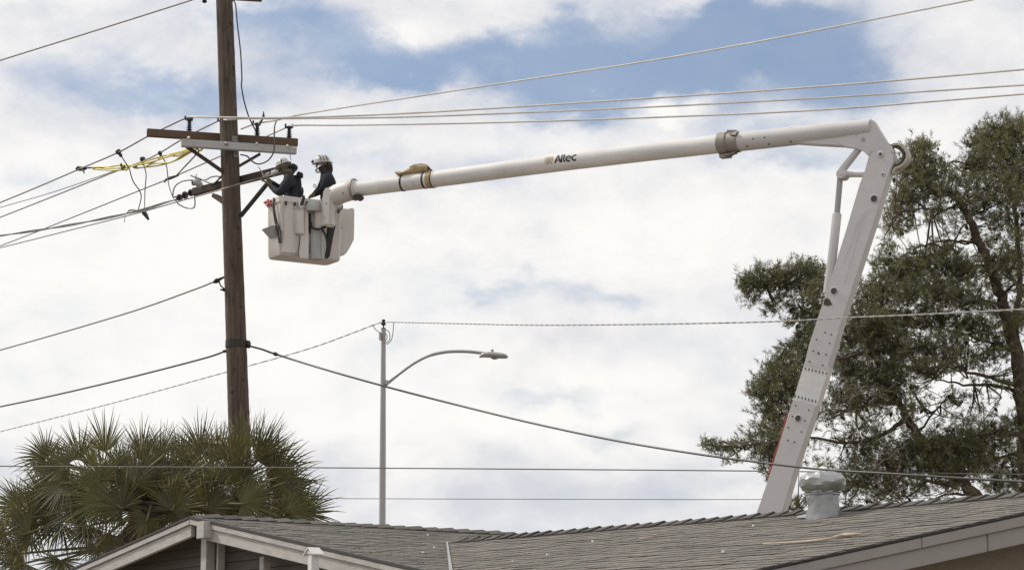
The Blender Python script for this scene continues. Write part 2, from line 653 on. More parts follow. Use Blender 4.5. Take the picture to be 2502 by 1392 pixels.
def lay(P0, U, n, corners):
    Wd = U.cross(n)
    if Wd.z > 0:
        Wd = -Wd
    Wd.normalize()
    poly = [((c - P0).dot(U), (c - P0).dot(Wd)) for c in corners]
    us, vs = [p[0] for p in poly], [p[1] for p in poly]
    row = 0
    v = min(vs) + .08
    while v < max(vs) + .14:
        # extent of this course inside the roof outline
        sc_ = [min(us) - .02 + .02 * i for i in range(int((max(us) - min(us)) / .02) + 3)]
        ins_ = [u for u in sc_ if inside(poly, u, v - .06)]
        if ins_:
            u0, u1 = ins_[0], ins_[-1]
            ul = [u0 + .149]
            u = u0 + .149 + (row % 3) * .1 + rs.uniform(.06, .14)
            while u < u1 - .149:
                ul.append(u)
                u += .30
            if u1 - u0 > .3:
                ul.append(u1 - .149)
            for u in ul:
                X, Yv = U, -Wd
                if X.cross(Yv).dot(n) < 0:
                    X = -U
                M = Matrix((X, Yv, X.cross(Yv))).transposed().to_4x4()
                pos = P0 + U * u + Wd * (v + rs.uniform(-.012, .012)) + n * rs.uniform(0, .003)
                M.translation = pos - Vector(house.location)
                px, py = proj(pos)
                vis = -60 < px < 2562 and 1180 < py < 1420
                places.append(((0 if vis else 1), (pos - CAM).length, M))
        v += .143
        row += 1


lay(A1, e1u, n1, [A1 - e1u * .0, RG1x, E1, B2, V, K1e])
lay(B2, e2u, n2, [B2, G2, G2e, V])
places.sort(key=lambda p: (p[0], p[1]))
for k, (_, _, M) in enumerate(places[:300]):
    ob = bpy.data.objects.new('shingle', SH[k % 8])
    COL.objects.link(ob)
    ob.parent = roof
    ob.matrix_local = M
rest = MB()
for k, (_, _, M) in enumerate(places[300:]):
    me = SH[k % 8]
    rest._add([M @ v.co + Vector(house.location) for v in me.vertices], [tuple(p.vertices) for p in me.polygons])
ob = rest.build('shingle_field', SHING, roof, smooth=False, fix=False)
ob['kind'] = 'stuff'

# ridge caps: folded shingles, each overlapping the next
def caps(P, Q, nl, nr, step, flip):
    L = (Q - P).length
    U = (Q - P).normalized()
    i = 0
    s = 0.05
    while s < L:
        m = MB()
        a = P + U * s
        b = P + U * (s + step * 1.45)
        if flip:
            a, b = b, a
        jl = rs.uniform(.85, 1.1)
        dl = U.cross(nl); dr = U.cross(nr)
        if dl.z > 0: dl = -dl
        if dr.z > 0: dr = -dr
        hi_, lo_ = .031 * jl, .006
        w = .13
        for (p, h) in ((a, lo_), (b, hi_)):
            m.v += [tuple(p + dl * w + nl * (h * .75)), tuple(p + Z * (h + .012)), tuple(p + dr * w + nr * (h * .75)),
                    tuple(p + dl * w + nl * (h * .75 - .012)), tuple(p + Z * (h - .002)), tuple(p + dr * w + nr * (h * .75 - .012))]
        m.f = [(0, 1, 7, 6), (1, 2, 8, 7), (3, 9, 10, 4), (4, 10, 11, 5), (0, 3, 4, 1), (1, 4, 5, 2), (6, 7, 10, 9), (7, 8, 11, 10), (0, 6, 9, 3), (2, 5, 11, 8)]
        m.mi = [0] * len(m.f)
        m.build('ridge_cap', RCAP, roof, smooth=False)
        s += step
        i += 1


caps(A1 - e1u * .04, RG1, nL, n1, .20, False)
caps(B2 + e2u * .02, G2, n2, n2b, .16, False)
# valley metal
vm = MB()
vs_ = vdir.cross(Z).normalized()
vm.prism([B2 + vdir * .10 + vs_ * .008 + Z * .012, V + vs_ * .022 + Z * .012, V - vs_ * .022 + Z * .012, B2 + vdir * .10 - vs_ * .008 + Z * .012], Z * .006)
vm.build('valley_flashing', GALV, roof, smooth=False)


def board(name, P, Q, drop0, drop1, out0, out1, outw, m, ext=0.0):
    """board along P to Q (its top edge), hung from drop0 to drop1, standing out0..out1 along outw"""
    b = MB()
    d = (Q - P).normalized() * ext
    P, Q = P - d, Q + d
    b.hexa([P - Z * drop1 + outw * out0, Q - Z * drop1 + outw * out0, Q - Z * drop1 + outw * out1, P - Z * drop1 + outw * out1],
           [P - Z * drop0 + outw * out0, Q - Z * drop0 + outw * out0, Q - Z * drop0 + outw * out1, P - Z * drop0 + outw * out1])
    return b.build(name, m, house, bevel=.004, smooth=False)


# wing with the left gable: two-step painted rake boards
o1 = -d1
for rk, nm in ((rk1, 0), (rk1L, 1)):
    Pa = A1 + rk * .003
    board('rake_trim', Pa, A1 + rk * T1, .022, .075, -.03, .022, o1, FASC)
    if nm == 0:
        board('fascia_board', A1 + rk * .12, A1 + rk * T1, .078, .195, -.045, .0, o1, FASC)
    else:
        board('fascia_board', A1 + rk * .004, A1 + rk * (T1 * .42), .078, .195, -.045, .0, o1, FASC)
        board('fascia_board', A1 + rk * (T1 * .42 + .004), A1 + rk * T1, .078, .195, -.045, .001, o1, FASC)
    board('drip_edge', A1 + rk * .003, A1 + rk * T1, -.008, .020, -.03, .030, o1, DRIP)
# ridge beam end showing at the apex
bm_ = MB()
c0 = on_plane(489, 1292, A1 + o1 * .10, d1)
bm_.box(c0 - o1 * .20 - Z * .006, o1 * .20, p1 * .082, Z * .084)
bm_.build('ridge_beam', FASC, house, bevel=.006, smooth=False)
# vertical post under the beam, then the shade beside it built as a grey strip
kp = MB()
for (x0, x1, yy, dpt, mm_) in ((497, 521, 1312, .06, FASC),):
    a = on_plane((x0 + x1) / 2, yy, A1 + d1 * .16, d1)
    kp.box(Vector((a.x, a.y, (a.z + 0.0) / 2)), p1 * .062, d1 * .05, Z * ((a.z - 0.0) / 2))
kp.build('gable_post', FASC, house, bevel=.006, smooth=False)
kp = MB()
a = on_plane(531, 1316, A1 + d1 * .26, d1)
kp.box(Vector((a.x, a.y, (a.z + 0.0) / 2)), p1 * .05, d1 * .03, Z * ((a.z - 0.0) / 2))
kp.build('gable_strip', GREYP, house, bevel=.004, smooth=False)  # grey stands for the shade beside the post
kp = MB()
a = on_plane(540.5, 1318, A1 + d1 * .2, d1)
kp.box(Vector((a.x, a.y, (a.z + 0.0) / 2)), p1 * .011, d1 * .04, Z * ((a.z - 0.0) / 2))
kp.build('gable_strip', FASC, house, bevel=.003, smooth=False)
kp = MB()
a = on_plane(648, 1359, A1 + d1 * .2, d1)
kp.box(Vector((a.x, a.y, (a.z + 0.0) / 2)), p1 * .045, d1 * .04, Z * ((a.z - 0.0) / 2))
kp.build('gable_post', FASC, house, bevel=.006, smooth=False)
# lap siding boards filling the gable
zz = A1.z - .06
k = 0
while zz > 3.0:
    zb = zz - .092
    drop = A1.z - zz
    wr, wl = (drop + .02) / -rk1.z, (drop + .02) / -rk1L.z
    wr, wl = min(wr, T1 - .3), min(wl, T1 - .3)
    if k > 0:
        m = MB()
        base = inn1
        m.hexa([base + p1 * wr + Z * (zb - A1.z), base - p1 * wl + Z * (zb - A1.z), base - p1 * wl + Z * (zb - A1.z) - o1 * .02, base + p1 * wr + Z * (zb - A1.z) - o1 * .02][::1],
               [base + p1 * wr + Z * (zz - A1.z) - o1 * .014, base - p1 * wl + Z * (zz - A1.z) - o1 * .014, base - p1 * wl + Z * (zz - A1.z) - o1 * .022, base + p1 * wr + Z * (zz - A1.z) - o1 * .022])
        m.build('siding_board', SIDING, house, smooth=False)
    zz = zb - .006
    k += 1
# walls
wl_ = MB().use(SIDING)
wb = inn1 + d1 * .03
ins = T1 - .35
wl_.prism([Vector((*(wb + p1 * ins).xy, 0)), wb + rk1 * ins - Z * .06, wb - Z * .06, wb + rk1L * ins - Z * .06, Vector((*(wb - p1 * ins).xy, 0))], d1 * ((V - A1).dot(d1) + 2.0))
wl_.use(STUCCO)
gb = G2 + dg * .35
in2 = T2 - .35
wl_.prism([Vector((*(gb + rk2 * in2).xy, 0)), gb + rk2 * in2 - Z * .06, gb - Z * .06, gb + rk2b * in2 - Z * .06, Vector((*(gb + rk2b * in2).xy, 0))], d2 * (abs((V - gb).dot(d2)) + .35))
wl_.build('wall', None, house, smooth=False)
# right rake
o2 = -dg
J = on_plane(2413, 1300, G2, dg)
tj = (J - G2).dot(p2)
J2 = on_plane(2247, 1310, G2, dg)
tj2 = (J2 - G2).dot(p2)
for a, b in ((.003, tj2), (tj2 + .003, T2)):
    board('rake_trim', G2 + rk2 * a, G2 + rk2 * b, .024, .10, -.03, .026, o2, FASC2)
for a, b in ((.003, tj), (tj + .006, T2)):
    board('fascia_board', G2 + rk2 * a, G2 + rk2 * b, .103, .235, -.04, .0, o2, FASC2)
board('drip_edge', G2 + rk2 * .003, G2 + rk2 * T2, -.006, .016, -.03, .030, o2, DRIP)
board('fascia_board', G2 + rk2b * .003, G2 + rk2b * T2, .103, .235, -.04, .0, o2, FASC2)
board('fascia_board', K1e, V, .03, .2, -.03, .0, p1, FASC)
board('fascia_board', V, G2e, .03, .2, -.03, .0, p2, FASC)

# ---------------------------------------------------------------- things on the roof
# foil-wrapped turbine vent
vb = on_plane(2012, 1262, B2, n2)
q = mpp(vb)
vent = thing('roof_vent', vb, 'silver foil wrapped round turbine vent standing on the shingle roof', 'vent')
rv = random.Random(5)


def foil(prof, n=28, jit=.004):
    m = MB()
    m.lathe(Vector(vb), Z, prof, n)
    m.v = [tuple(Vector(p) + Vector((rv.uniform(-jit, jit), rv.uniform(-jit, jit), rv.uniform(-jit, jit)))) for p in m.v]
    return m


foil([(-.06 , 44 * q), (4 * q, 43 * q), (16 * q, 40 * q), (28 * q, 39.5 * q), (40 * q, 39 * q), (50 * q, 40 * q), (56 * q, 39 * q)], jit=.008).build('vent_collar', FOILD, vent, angle=24)
foil([(55 * q, 36 * q), (58 * q, 43 * q), (61 * q, 43 * q), (66 * q, 49 * q), (74 * q, 55 * q), (82 * q, 57 * q), (90 * q, 56.5 * q), (97 * q, 53 * q), (103 * q, 46 * q), (107 * q, 36 * q), (109 * q, 24 * q), (110 * q, 10 * q), (110 * q, 1 * q)], jit=.009).build('vent_head', FOIL, vent, angle=26)
bt = MB()
bt.lathe(Vector(vb), Z, [(52 * q, 40.5 * q), (54 * q, 42.5 * q), (57 * q, 41.5 * q)], 24)
bt.build('vent_band', GALV, vent)
fl = MB()
fl.prism([on_plane(px, py, B2, n2) + n2 * .010 for px, py in ((1946, 1264), (1972, 1258), (1990, 1259), (1986, 1266), (1950, 1268))], n2 * .004)
fl.build('flashing_patch', GALV, vent, smooth=False)

# dry palm stalk lying on the slope
pts = [on_plane(px, py, B2, n2) + n2 * .022 for px, py in ((1866, 1334), (1930, 1331), (1990, 1327), (2030, 1321), (2056, 1314), (2078, 1312), (2106, 1309))]
st = MB()
st.tube(smooth_path(pts, 5), [.006, .006, .006, .007, .007, .007, .008, .008, .009, .009, .010, .010, .011, .011, .010, .010, .010, .011, .011, .012, .013, .014, .015, .016, .016, .015, .013, .011, .009, .006, .004][:31], 7)
tag(st.build('palm_stalk', PALE), 'long dry tan palm stalk lying across the shingles below the vent', 'palm stalk')
pts = [on_plane(px, py, B2, n2) + n2 * .018 for px, py in ((1561, 1321), (1575, 1319), (1588, 1316), (1606, 1313))]
st = MB()
st.tube(pts, [.007, .009, .008, .005], 6)
tag(st.build('twig', PALE), 'short pale twig lying on the shingles near the ridge', 'twig')
for px, py, where in ((1061, 1340, 'tiny white scrap on the left slope just left of the valley top'), (1045, 1309, 'tiny white scrap on the left slope just under its ridge right of the street lamp'),
                      (1449, 1325, 'tiny white scrap high on the right slope between twig and valley'), (1338, 1358, 'tiny white scrap at mid height on the right slope right of the valley'),
                      (1253, 1374, 'tiny white scrap low on the right slope nearest the valley'), (1768, 1351, 'tiny white scrap on the right slope left of the palm stalk'),
                      (1842, 1287, 'tiny white scrap near the ridge below the foot of the boom'), (1033, 1352, 'tiny white scrap on the left slope lowest beside the valley')):
    n_, P_ = (n2, B2) if px > 1100 else (n1, A1)
    c = on_plane(px, py, P_, n_) + n_ * .016
    a = rs.uniform(0, 3)
    m = MB()
    u = Vector((math.cos(a), math.sin(a), 0)) * rs.uniform(.006, .011)
    w = Vector((-math.sin(a), math.cos(a), 0)) * rs.uniform(.005, .008)
    m.box(c, u, w, Z * .008)
    tag(m.build('roof_scrap', SCRAP, smooth=False), where, 'scrap', 'white scraps on the roof')

# white pipe with a peaked cap in front of the left gable rake
pb = on_plane(766, 1350, A1 + o1 * .28, d1)
q = mpp(pb)
pt = thing('vent_pipe', Vector((pb.x, pb.y, 0)), 'white square pipe with a small peaked cap before the left rake', 'pipe')
m = MB()
lean = p1 * .012
m.hexa([Vector((pb.x, pb.y, 0)) + a * .052 + b * .045 for a, b in ((-p1, -d1), (p1, -d1), (p1, d1), (-p1, d1))] if False else
       [Vector((pb.x, pb.y, 0)) - p1 * .055 - d1 * .045, Vector((pb.x, pb.y, 0)) + p1 * .055 - d1 * .045, Vector((pb.x, pb.y, 0)) + p1 * .055 + d1 * .045, Vector((pb.x, pb.y, 0)) - p1 * .055 + d1 * .045],
       [pb - p1 * .034 - d1 * .04 - Z * .0, pb + p1 * .042 - d1 * .04, pb + p1 * .042 + d1 * .04, pb - p1 * .034 + d1 * .04])
m.build('pipe_stem', WHITE, pt, bevel=.006, smooth=False)
m = MB()
top = pb + Z * .052
for s_ in (-1, 1):
    m.prism([top - d1 * .06, top + d1 * .06, top + d1 * .06 + p1 * .085 * s_ - Z * .062, top - d1 * .06 + p1 * .085 * s_ - Z * .062], Z * -.012)
m.prism([top - d1 * .05 - Z * .016, top - d1 * .05 - p1 * .06 - Z * .06, top - d1 * .05 + p1 * .06 - Z * .06], d1 * .09)
m.build('pipe_cap', WHITE, pt, smooth=False)

# ---------------------------------------------------------------- utility pole
PY = 39.0
Pa, Pb = at(548, 0, PY), at(583, 1000, PY)
pdir = (Pa - Pb) / (Pa.z - Pb.z)


def pole_at(z):
    return Pb + pdir * (z - Pb.z)


def pole_r(z):
    t = (z - Pb.z) / (Pa.z - Pb.z)
    return (.166 + (.131 - .166) * t)


pole = thing('utility_pole', Vector((*pole_at(0).xy, 0)), 'tall dark wooden utility pole with crossarms behind the fan palm', 'utility pole')
ztop = at(548, -110, PY).z
m = MB()
nseg, nr_ = 130, 30
rp = random.Random(11)
ph = [rp.uniform(0, 6.28) for _ in range(8)]
vs, fs = [], []
splint = [[rp.gauss(0, 1) for _ in range(nr_)] for _ in range(nseg + 1)]
for i in range(nseg + 1):
    z = ztop * i / nseg
    c, r0 = pole_at(z), pole_r(z)
    for k in range(nr_):
        a = 2 * math.pi * k / nr_
        gr = .012 * math.sin(7 * a + ph[0] + .35 * z) + .008 * math.sin(13 * a + ph[1] - .2 * z) + .006 * math.sin(2 * a + ph[2] + .5 * z)
        r = r0 * (1 + gr + .009 * splint[i][k])
        vs.append(c + Vector((math.cos(a), math.sin(a), 0)) * r)
for i in range(nseg):
    for k in range(nr_):
        a, b = i * nr_ + k, i * nr_ + (k + 1) % nr_
        fs.append((a, b, b + nr_, a + nr_))
fs.append(tuple(nseg * nr_ + k for k in range(nr_)))
m._add(vs, fs)
m.build('pole_shaft', POLEW, pole, angle=70)


def yarm(px, Y0, k):
    return Y0 + (px - 563) / 154.6 * k


def arm(name, x0, ya, x1, yb, Y0, k, h, w, mt, bev=.006):
    P, Q = at(x0, ya, yarm(x0, Y0, k)), at(x1, yb, yarm(x1, Y0, k))
    m = MB()
    m.bar(P, Q, w, h)
    return m.build(name, mt, pole, bevel=bev, smooth=False), P, Q


up_arm, UA0, UA1 = arm('crossarm', 359, 324.5, 727, 349, PY + .22, .27, .122, .095, ARMW)
gr_arm, GA0, GA1 = arm('support_arm', 443, 349.5, 724, 368, PY - .225, .27, .125, .09, FIBREARM, .01)
lo_arm, LA0, LA1 = arm('crossarm', 474, 469.5, 694, 414.5, PY + .29, -1.0, .120, .10, ARMD)
gr_arm['label'] = 'grey fibreglass arm bolted to the front of the pole'
lo_arm['label'] = 'lower brown crossarm running behind the pole to the worker'

# brackets, straps, printed marks and end cap on the grey arm
gd = (GA1 - GA0).normalized()
gf = gd.cross(Z).normalized()
if gf.y > 0:
    gf = -gf


def gpt(px, py, out=.0):
    return on_plane(px, py, GA0 + gf * (.045 + out), gf)


for px, py in ((475, 350), (643, 362)):
    m = MB()
    c = gpt(px, py, .002)
    m.box(c, gd * .022, gf * .002, Z * .026)
    m.build('printed_mark', GREYP, gr_arm, smooth=False)
for px, py, rr in ((461, 337, .024), (627, 351, .022), (702, 357, .022), (719, 363, .016)):
    m = MB()
    c = gpt(px, py)
    m.lathe(c - gf * .02, gf, [(0, rr), (.035, rr), (.045, rr * .7), (.055, rr * .35)], 8)
    m.build('arm_bolt', WHITE, gr_arm)
m = MB()
c = gpt(553, 351)
m.lathe(c - gf * .01, gf, [(0, .03), (.03, .03), (.05, .018), (.07, .016)], 8)
m.build('arm_bolt', GALV, gr_arm)
m = MB()
a = gpt(708, 366)
m.box(a, gd * .006, gf * .006, Z * .068)
m.build('arm_strap', GREYP, gr_arm, smooth=False)
m = MB()
a = gpt(709, 376, -.04)
m.tube([a, a - Z * .05, a - Z * .11 + gd * .02], .006, 6)
m.build('hanging_bolt', DARKM, gr_arm)

# post insulators on the upper crossarm
ad = (UA1 - UA0).normalized()


def insulator(px, pyb, pyt, parent):
    t = (px - 359) / (727 - 359)
    base = UA0.lerp(UA1, t) + Z * .058
    top = at(px, pyt, base.y)
    H = top.z - base.z
    prof = [(0, .035), (.02, .035), (.03, .022)]
    n = 5
    for i in range(n):
        d = H * (.14 + .62 * i / n)
        prof += [(d, .024), (d + H * .03, .050 - .003 * i), (d + H * .06, .024)]
    prof += [(H * .78, .03), (H * .82, .052), (H * .93, .055), (H, .03)]
    m = MB()
    m.lathe(base, Z, prof, 12)
    m.build('insulator', POLYM, parent)
    m = MB()
    m.box(top + Z * .0 - ad * .055, ad * .012, ad.cross(Z) * .02, Z * .03)
    m.box(top + Z * .0 + ad * .055, ad * .012, ad.cross(Z) * .02, Z * .03)
    m.build('wire_clamp', DARKM, parent, smooth=False)
    return top


I1 = insulator(461, 320, 289, up_arm)
I2 = insulator(627, 333, 300, up_arm)
I3 = insulator(706, 339, 308, up_arm)
I4 = insulator(541, 327, 292, up_arm)


BRACEW = mat('brace_wood', (.075, .045, .03), .8, var=.4, scale=14)


def brace(x0, ya, Y0, x1, yb, Y1, w=.05, t=.02, mt=BRACEW, name='brace'):
    P, Q = at(x0, ya, Y0), at(x1, yb, Y1)
    m = MB()
    m.bar(P, Q, t, w)
    return m.build(name, mt, pole, smooth=False)


brace(446, 351, yarm(446, PY - .19, .27), 548, 422, PY - .10, .055, .03)
brace(636, 376, yarm(636, PY - .19, .27), 584, 406, PY - .1, .042, .03)
brace(657, 444, PY - .42, 588, 528, PY - .08, .05, .05, BLACK)
brace(521, 477, PY + .45, 549, 496, PY + .1, .06, .05)
m = MB()
m.lathe(at(524, 478, PY + .40), Vector((.8, -.3, -.35)), [(0, .02), (.02, .035), (.12, .03), (.14, .012)], 8)
m.build('brace_bolt', DARKM, pole)

# number tags nailed to the pole face
def tag_plate(px, py, w, h, digits):
    P = pole_at(at(px, py, PY).z)
    a = math.asin(max(-.8, min(.8, ((px - proj(P)[0]) * mpp(P)) / pole_r(P.z))))
    n = Vector((math.sin(a), -math.cos(a), 0))
    s = Vector((math.cos(a), math.sin(a), 0))
    c = Vector((*(P + n * (pole_r(P.z) * 1.02)).xy, P.z)) + n * .004
    m = MB()
    m.box(c, s * w / 2, n * .003, Z * h / 2)
    pl = m.build('number_tag', GALV, pole, smooth=False)
    for dx, body in digits:
        cu = bpy.data.curves.new('digit', 'FONT')
        cu.body = body
        cu.size = h * .95
        cu.align_x = 'CENTER'
        cu.align_y = 'CENTER'
        cu.extrude = .0015
        tmp = bpy.data.objects.new('digit', cu)
        COL.objects.link(tmp)
        bpy.context.view_layer.update()
        me = bpy.data.meshes.new_from_object(tmp.evaluated_get(bpy.context.evaluated_depsgraph_get()))
        bpy.data.objects.remove(tmp)
        M = Matrix((s, Z, n)).transposed().to_4x4()
        M.translation = c + n * .005 + s * dx - Vector(pole.location)
        me.transform(M)
        me.materials.clear()
        me.materials.append(LETTER)
        ob = bpy.data.objects.new('digit', me)
        COL.objects.link(ob)
        ob.parent = pl


tag_plate(572.5, 343, .045, .075, [(0, '0')])
tag_plate(580, 343, .045, .075, [(0, '0')])
tag_plate(577, 379, .075, .11, [(0, '0')])

# band with eye hooks for the cable; upper deadends on the pole's left side
zb = at(580, 840, PY).z
m = MB()
m.lathe(pole_at(zb - .055), Z, [(0, pole_r(zb) * 1.01), (0.001, pole_r(zb) * 1.09), (.11, pole_r(zb) * 1.09), (.111, pole_r(zb) * 1.01)], 28)
m.build('pole_band', DARKM, pole)
for px, sg in ((556, -1), (608, 1)):
    m = MB()
    c = at(px, 841, PY - .02)
    m.lathe(c - Vector((sg * .03, 0, 0)), Vector((sg, 0, 0)), [(0, .05), (.02, .062), (.045, .06), (.06, .03)], 12)
    m.build('band_ear', DARKM, pole)
m = MB()
m.tube([at(549, 676, PY), at(541, 680, PY - .02), at(531, 685, PY - .03)], [.014, .02, .03], 8)
m.lathe(at(533, 684, PY - .03), at(520, 691, PY) - at(533, 684, PY), [(0, .03), (.02, .045), (.04, .03), (.05, .04), (.07, .02), (.09, .012)], 10)
m.build('deadend_insulator', DARKM, pole)
m = MB()
m.tube(smooth_path([at(535, 686, PY - .03), at(539, 697, PY - .05), at(545, 703, PY - .05), at(552, 709, PY)], 4), .012, 6)
m.tube([at(538, 707, PY - .05), at(550, 709, PY)], [.01, .025], 6)
m.build('pigtail_wire', DARKM, pole)
m = MB()
m.tube([at(545, 858, PY - .03), at(556, 857, PY)], [.02, .028], 8)
m.build('cable_clamp', DARKM, pole)
# bolts, gouges and staples down the shaft
rg = random.Random(8)
for px, py in ((566, 62), (556, 205), (574, 176), (583, 560), (571, 655), (590, 752), (577, 905), (596, 930), (569, 960), (588, 610), (560, 118), (580, 270)):
    P = pole_at(at(px, py, PY).z)
    off = max(-.85, min(.85, ((px - proj(P)[0]) * mpp(P)) / pole_r(P.z)))
    a = math.asin(off)
    n = Vector((math.sin(a), -math.cos(a), 0))
    m = MB()
    c = Vector((*(P + n * pole_r(P.z) * 1.0).xy, P.z))
    hgt = rg.choice((.016, .02, .05, .09))
    m.box(c, Vector((math.cos(a), math.sin(a), 0)) * (.012 if hgt < .03 else .007), n * .012, Z * hgt)
    m.build('pole_bolt' if hgt < .03 else 'pole_splinter', DARKM, pole, smooth=False)
# insulator above the frame edge on the pole's upper arm
m = MB()
UPY = PY + .2
m.bar(at(470, -14, UPY - .1), at(640, -4, UPY + .12), .09, .11)
ua2 = m.build('crossarm', ARMW, pole, bevel=.006, smooth=False)
m = MB()
m.lathe(at(500, -8, UPY - .12), Vector((0, 0, -1)), [(0, .02), (.03, .05), (.07, .03), (.085, .045), (.11, .015)], 10)
m.build('insulator', DARKM, ua2)
# jumper down the right side of the pole
m = MB()
m.tube(smooth_path([at(566, 0, PY - .1), at(575, 10, PY - .1), at(580, 60, PY - .1), at(588, 130, PY - .1), at(591, 190, PY - .1), at(590, 210, PY - .1), at(596, 245, PY - .05), at(606, 280, PY), at(617, 305, PY + .1), at(626, 322, yarm(627, PY + .2, .27))], 6), .012, 6)
m.build('jumper_wire', WIREK, pole)
m = MB()
m.tube(smooth_path([at(676, 294, yarm(676, PY + .2, .27)), at(671, 310, PY + .05), at(670, 340, PY - .2), at(669, 370, PY - .3), at(655, 392, PY - .35), at(632, 401, PY - .35), at(616, 394, PY - .3), at(604, 382, PY - .2), at(588, 378, PY - .12)], 6), .012, 6)
m.build('jumper_wire', WIREK, pole)
# stand-off rod with a point, right of the pole
m = MB()
m.tube([at(630, 308, PY + .22), at(638, 298, PY + .2), at(644, 284, PY + .2), at(644, 272, PY + .2)], [.012, .014, .022, .004], 6)
m.build('stand_off', DARKM, pole)

# left end of the lower crossarm: bell insulators and loops
ld = (LA0 - LA1).normalized()
for px, py, r_ in ((436, 484, .062), (449, 478, .066), (463, 472, .06)):
    m = MB()
    c = at(px, py, PY + .29 - (px - 563) / 154.6)
    m.lathe(c - ld * .05, ld, [(0, .018), (.012, r_), (.03, r_ * .95), (.04, r_ * .5), (.075, .03), (.09, .016)], 12)
    m.build('bell_insulator', PORC, lo_arm)
m = MB()
m.tube([LA0 - ld * .1, LA0 + ld * .5], .014, 6)
m.build('eye_bolt', DARKM, lo_arm)
m = MB()
c = at(494, 457, PY + .55)
m.lathe(c, Vector((-.6, .2, .55)), [(0, .03), (.05, .055), (.16, .055), (.2, .03)], 8)
m.build('arm_bracket', GALV, lo_arm)
m = MB()
c = at(474, 440, PY + .85)
m.lathe(c, Vector((0, 0, -1)), [(0, .045), (.02, .05), (.03, .028), (.045, .05), (.06, .028), (.075, .042), (.09, .012)], 10)
m.build('cutout_insulator', PORC, lo_arm)
m = MB()
m.tube(smooth_path([at(466, 429, PY + .9), at(480, 434, PY + .8), at(497, 441, PY + .7), at(516, 449, PY + .5)], 4), .013, 6)
m.tube([at(478, 432, PY + .8), at(481, 425, PY + .8)], .006, 5)
m.tube([at(520, 452, PY + .45), at(532, 441, PY + .38), at(541, 430, PY + .3)], .014, 6)
m.build('cutout_arm', DARKM, lo_arm)
m = MB()
m.tube(smooth_path([at(422, 482, PY + 1.15), at(424, 465, PY + 1.1), at(431, 452, PY + 1.05), at(447, 443, PY + 1.0), at(470, 440, PY + .9), at(500, 440, PY + .7), at(516, 433, PY + .55), at(532, 431, PY + .4), at(543, 437, PY + .3)], 6), .010, 6)
m.build('jumper_wire', WIREK, lo_arm)
m = MB()
m.tube(smooth_path([at(428, 488, PY + 1.1), at(438, 500, PY + 1.05), at(455, 508, PY + 1.0), at(470, 509, PY + .9), at(476, 503, PY + .88), at(476, 485, PY + .85), at(473, 474, PY + .85)], 6), .010, 6)
m.build('jumper_wire', WIREK, lo_arm)
# fittings near the worker's hands
m = MB()
m.tube([at(631, 407, PY - .3), at(638, 418, PY - .3), at(646, 432, PY - .32)], [.007, .009, .02], 6)
m.tube([at(640, 440, PY - .32), at(652, 428, PY - .4), at(660, 424, PY - .45)], [.026, .036, .03], 8)
m.build('tie_clamp', GALV, lo_arm)
m = MB()
m.lathe(at(664, 425, PY - .5), Vector((.75, -.5, .28)), [(0, .03), (.03, .05), (.06, .035), (.09, .05), (.12, .03)], 10)
m.build('spool_insulator', WHITE, lo_arm)

# ---------------------------------------------------------------- wires
def wire(name, label, pts, r, mt, cat='wire', group='overhead wires', n=6, per=10, twist=0.0, turns=0, origin=None):
    P = smooth_path([at(*p) for p in pts], per)
    # spans that leave the view run on to poles out of sight
    if pts[0][0] < -100:
        d = (P[0] - P[1]).normalized()
        P = [P[0] + Vector((d.x, d.y, d.z * .6)) * 28] + P
    if pts[-1][0] > 2550 or pts[-1][0] < -100:
        d = (P[-1] - P[-2]).normalized()
        P = P + [P[-1] + Vector((d.x, d.y, d.z * .6)) * 28]
    m = MB()
    if twist:
        L = [0]
        for i in range(1, len(P)):
            L.append(L[-1] + (P[i] - P[i - 1]).length)
        tot = L[-1]
        fine, cnt = [], int(turns * 8)
        j = 0
        for i in range(cnt + 1):
            s = tot * i / cnt
            while j < len(L) - 2 and L[j + 1] < s:
                j += 1
            f = (s - L[j]) / max(1e-6, L[j + 1] - L[j])
            fine.append(P[j].lerp(P[j + 1], f))
        for ph0 in (0, math.pi):
            q = []
            for i, p in enumerate(fine):
                a = 2 * math.pi * turns * i / cnt + ph0
                q.append(p + Vector((0, math.cos(a), math.sin(a))) * twist)
            m.tube(q, r, 5)
    else:
        m.tube(P, r, n)
    ob = m.build(name, mt)
    tag(ob, label, cat, group)
    return ob


# three light conductors from the upper crossarm to the right, and the steeper top one
wire('power_line', 'upper of the three pale conductors running right above the boom', [(461, 286, 39.05), (500, 286, 38.9), (560, 287, 38.76), (700, 288, 38.7), (1000, 277, 38.4), (1500, 246, 37.7), (2000, 212, 37.0), (2502, 170, 36.3), (2900, 133, 35.8)], .0155, WIREL)
wire('power_line', 'middle of the three pale conductors running right above the boom', [(541, 291, 39.1), (550, 293, 38.83), (565, 292, 38.78), (600, 290, 38.8), (700, 290, 38.85), (1000, 286, 38.5), (1500, 266, 37.8), (2000, 240, 37.1), (2502, 208, 36.4), (2900, 181, 35.9)], .0150, WIREL)
wire('power_line', 'lowest of the three pale conductors running right above the boom', [(706, 309, 39.45), (740, 306, 39.4), (860, 306, 39.2), (1200, 300, 38.7), (1600, 287, 38.1), (2000, 269, 37.5), (2502, 230, 36.7), (2900, 197, 36.1)], .0145, WIREL)
wire('power_line', 'steep conductor climbing to the top right corner across the blue sky', [(588, 316, 39.3), (627, 302, 39.3), (676, 294, 39.2), (760, 276, 39.0), (1200, 208, 37.9), (1700, 130, 36.6), (2380, -1, 34.8), (2700, -70, 34)], .0140, WIREL)
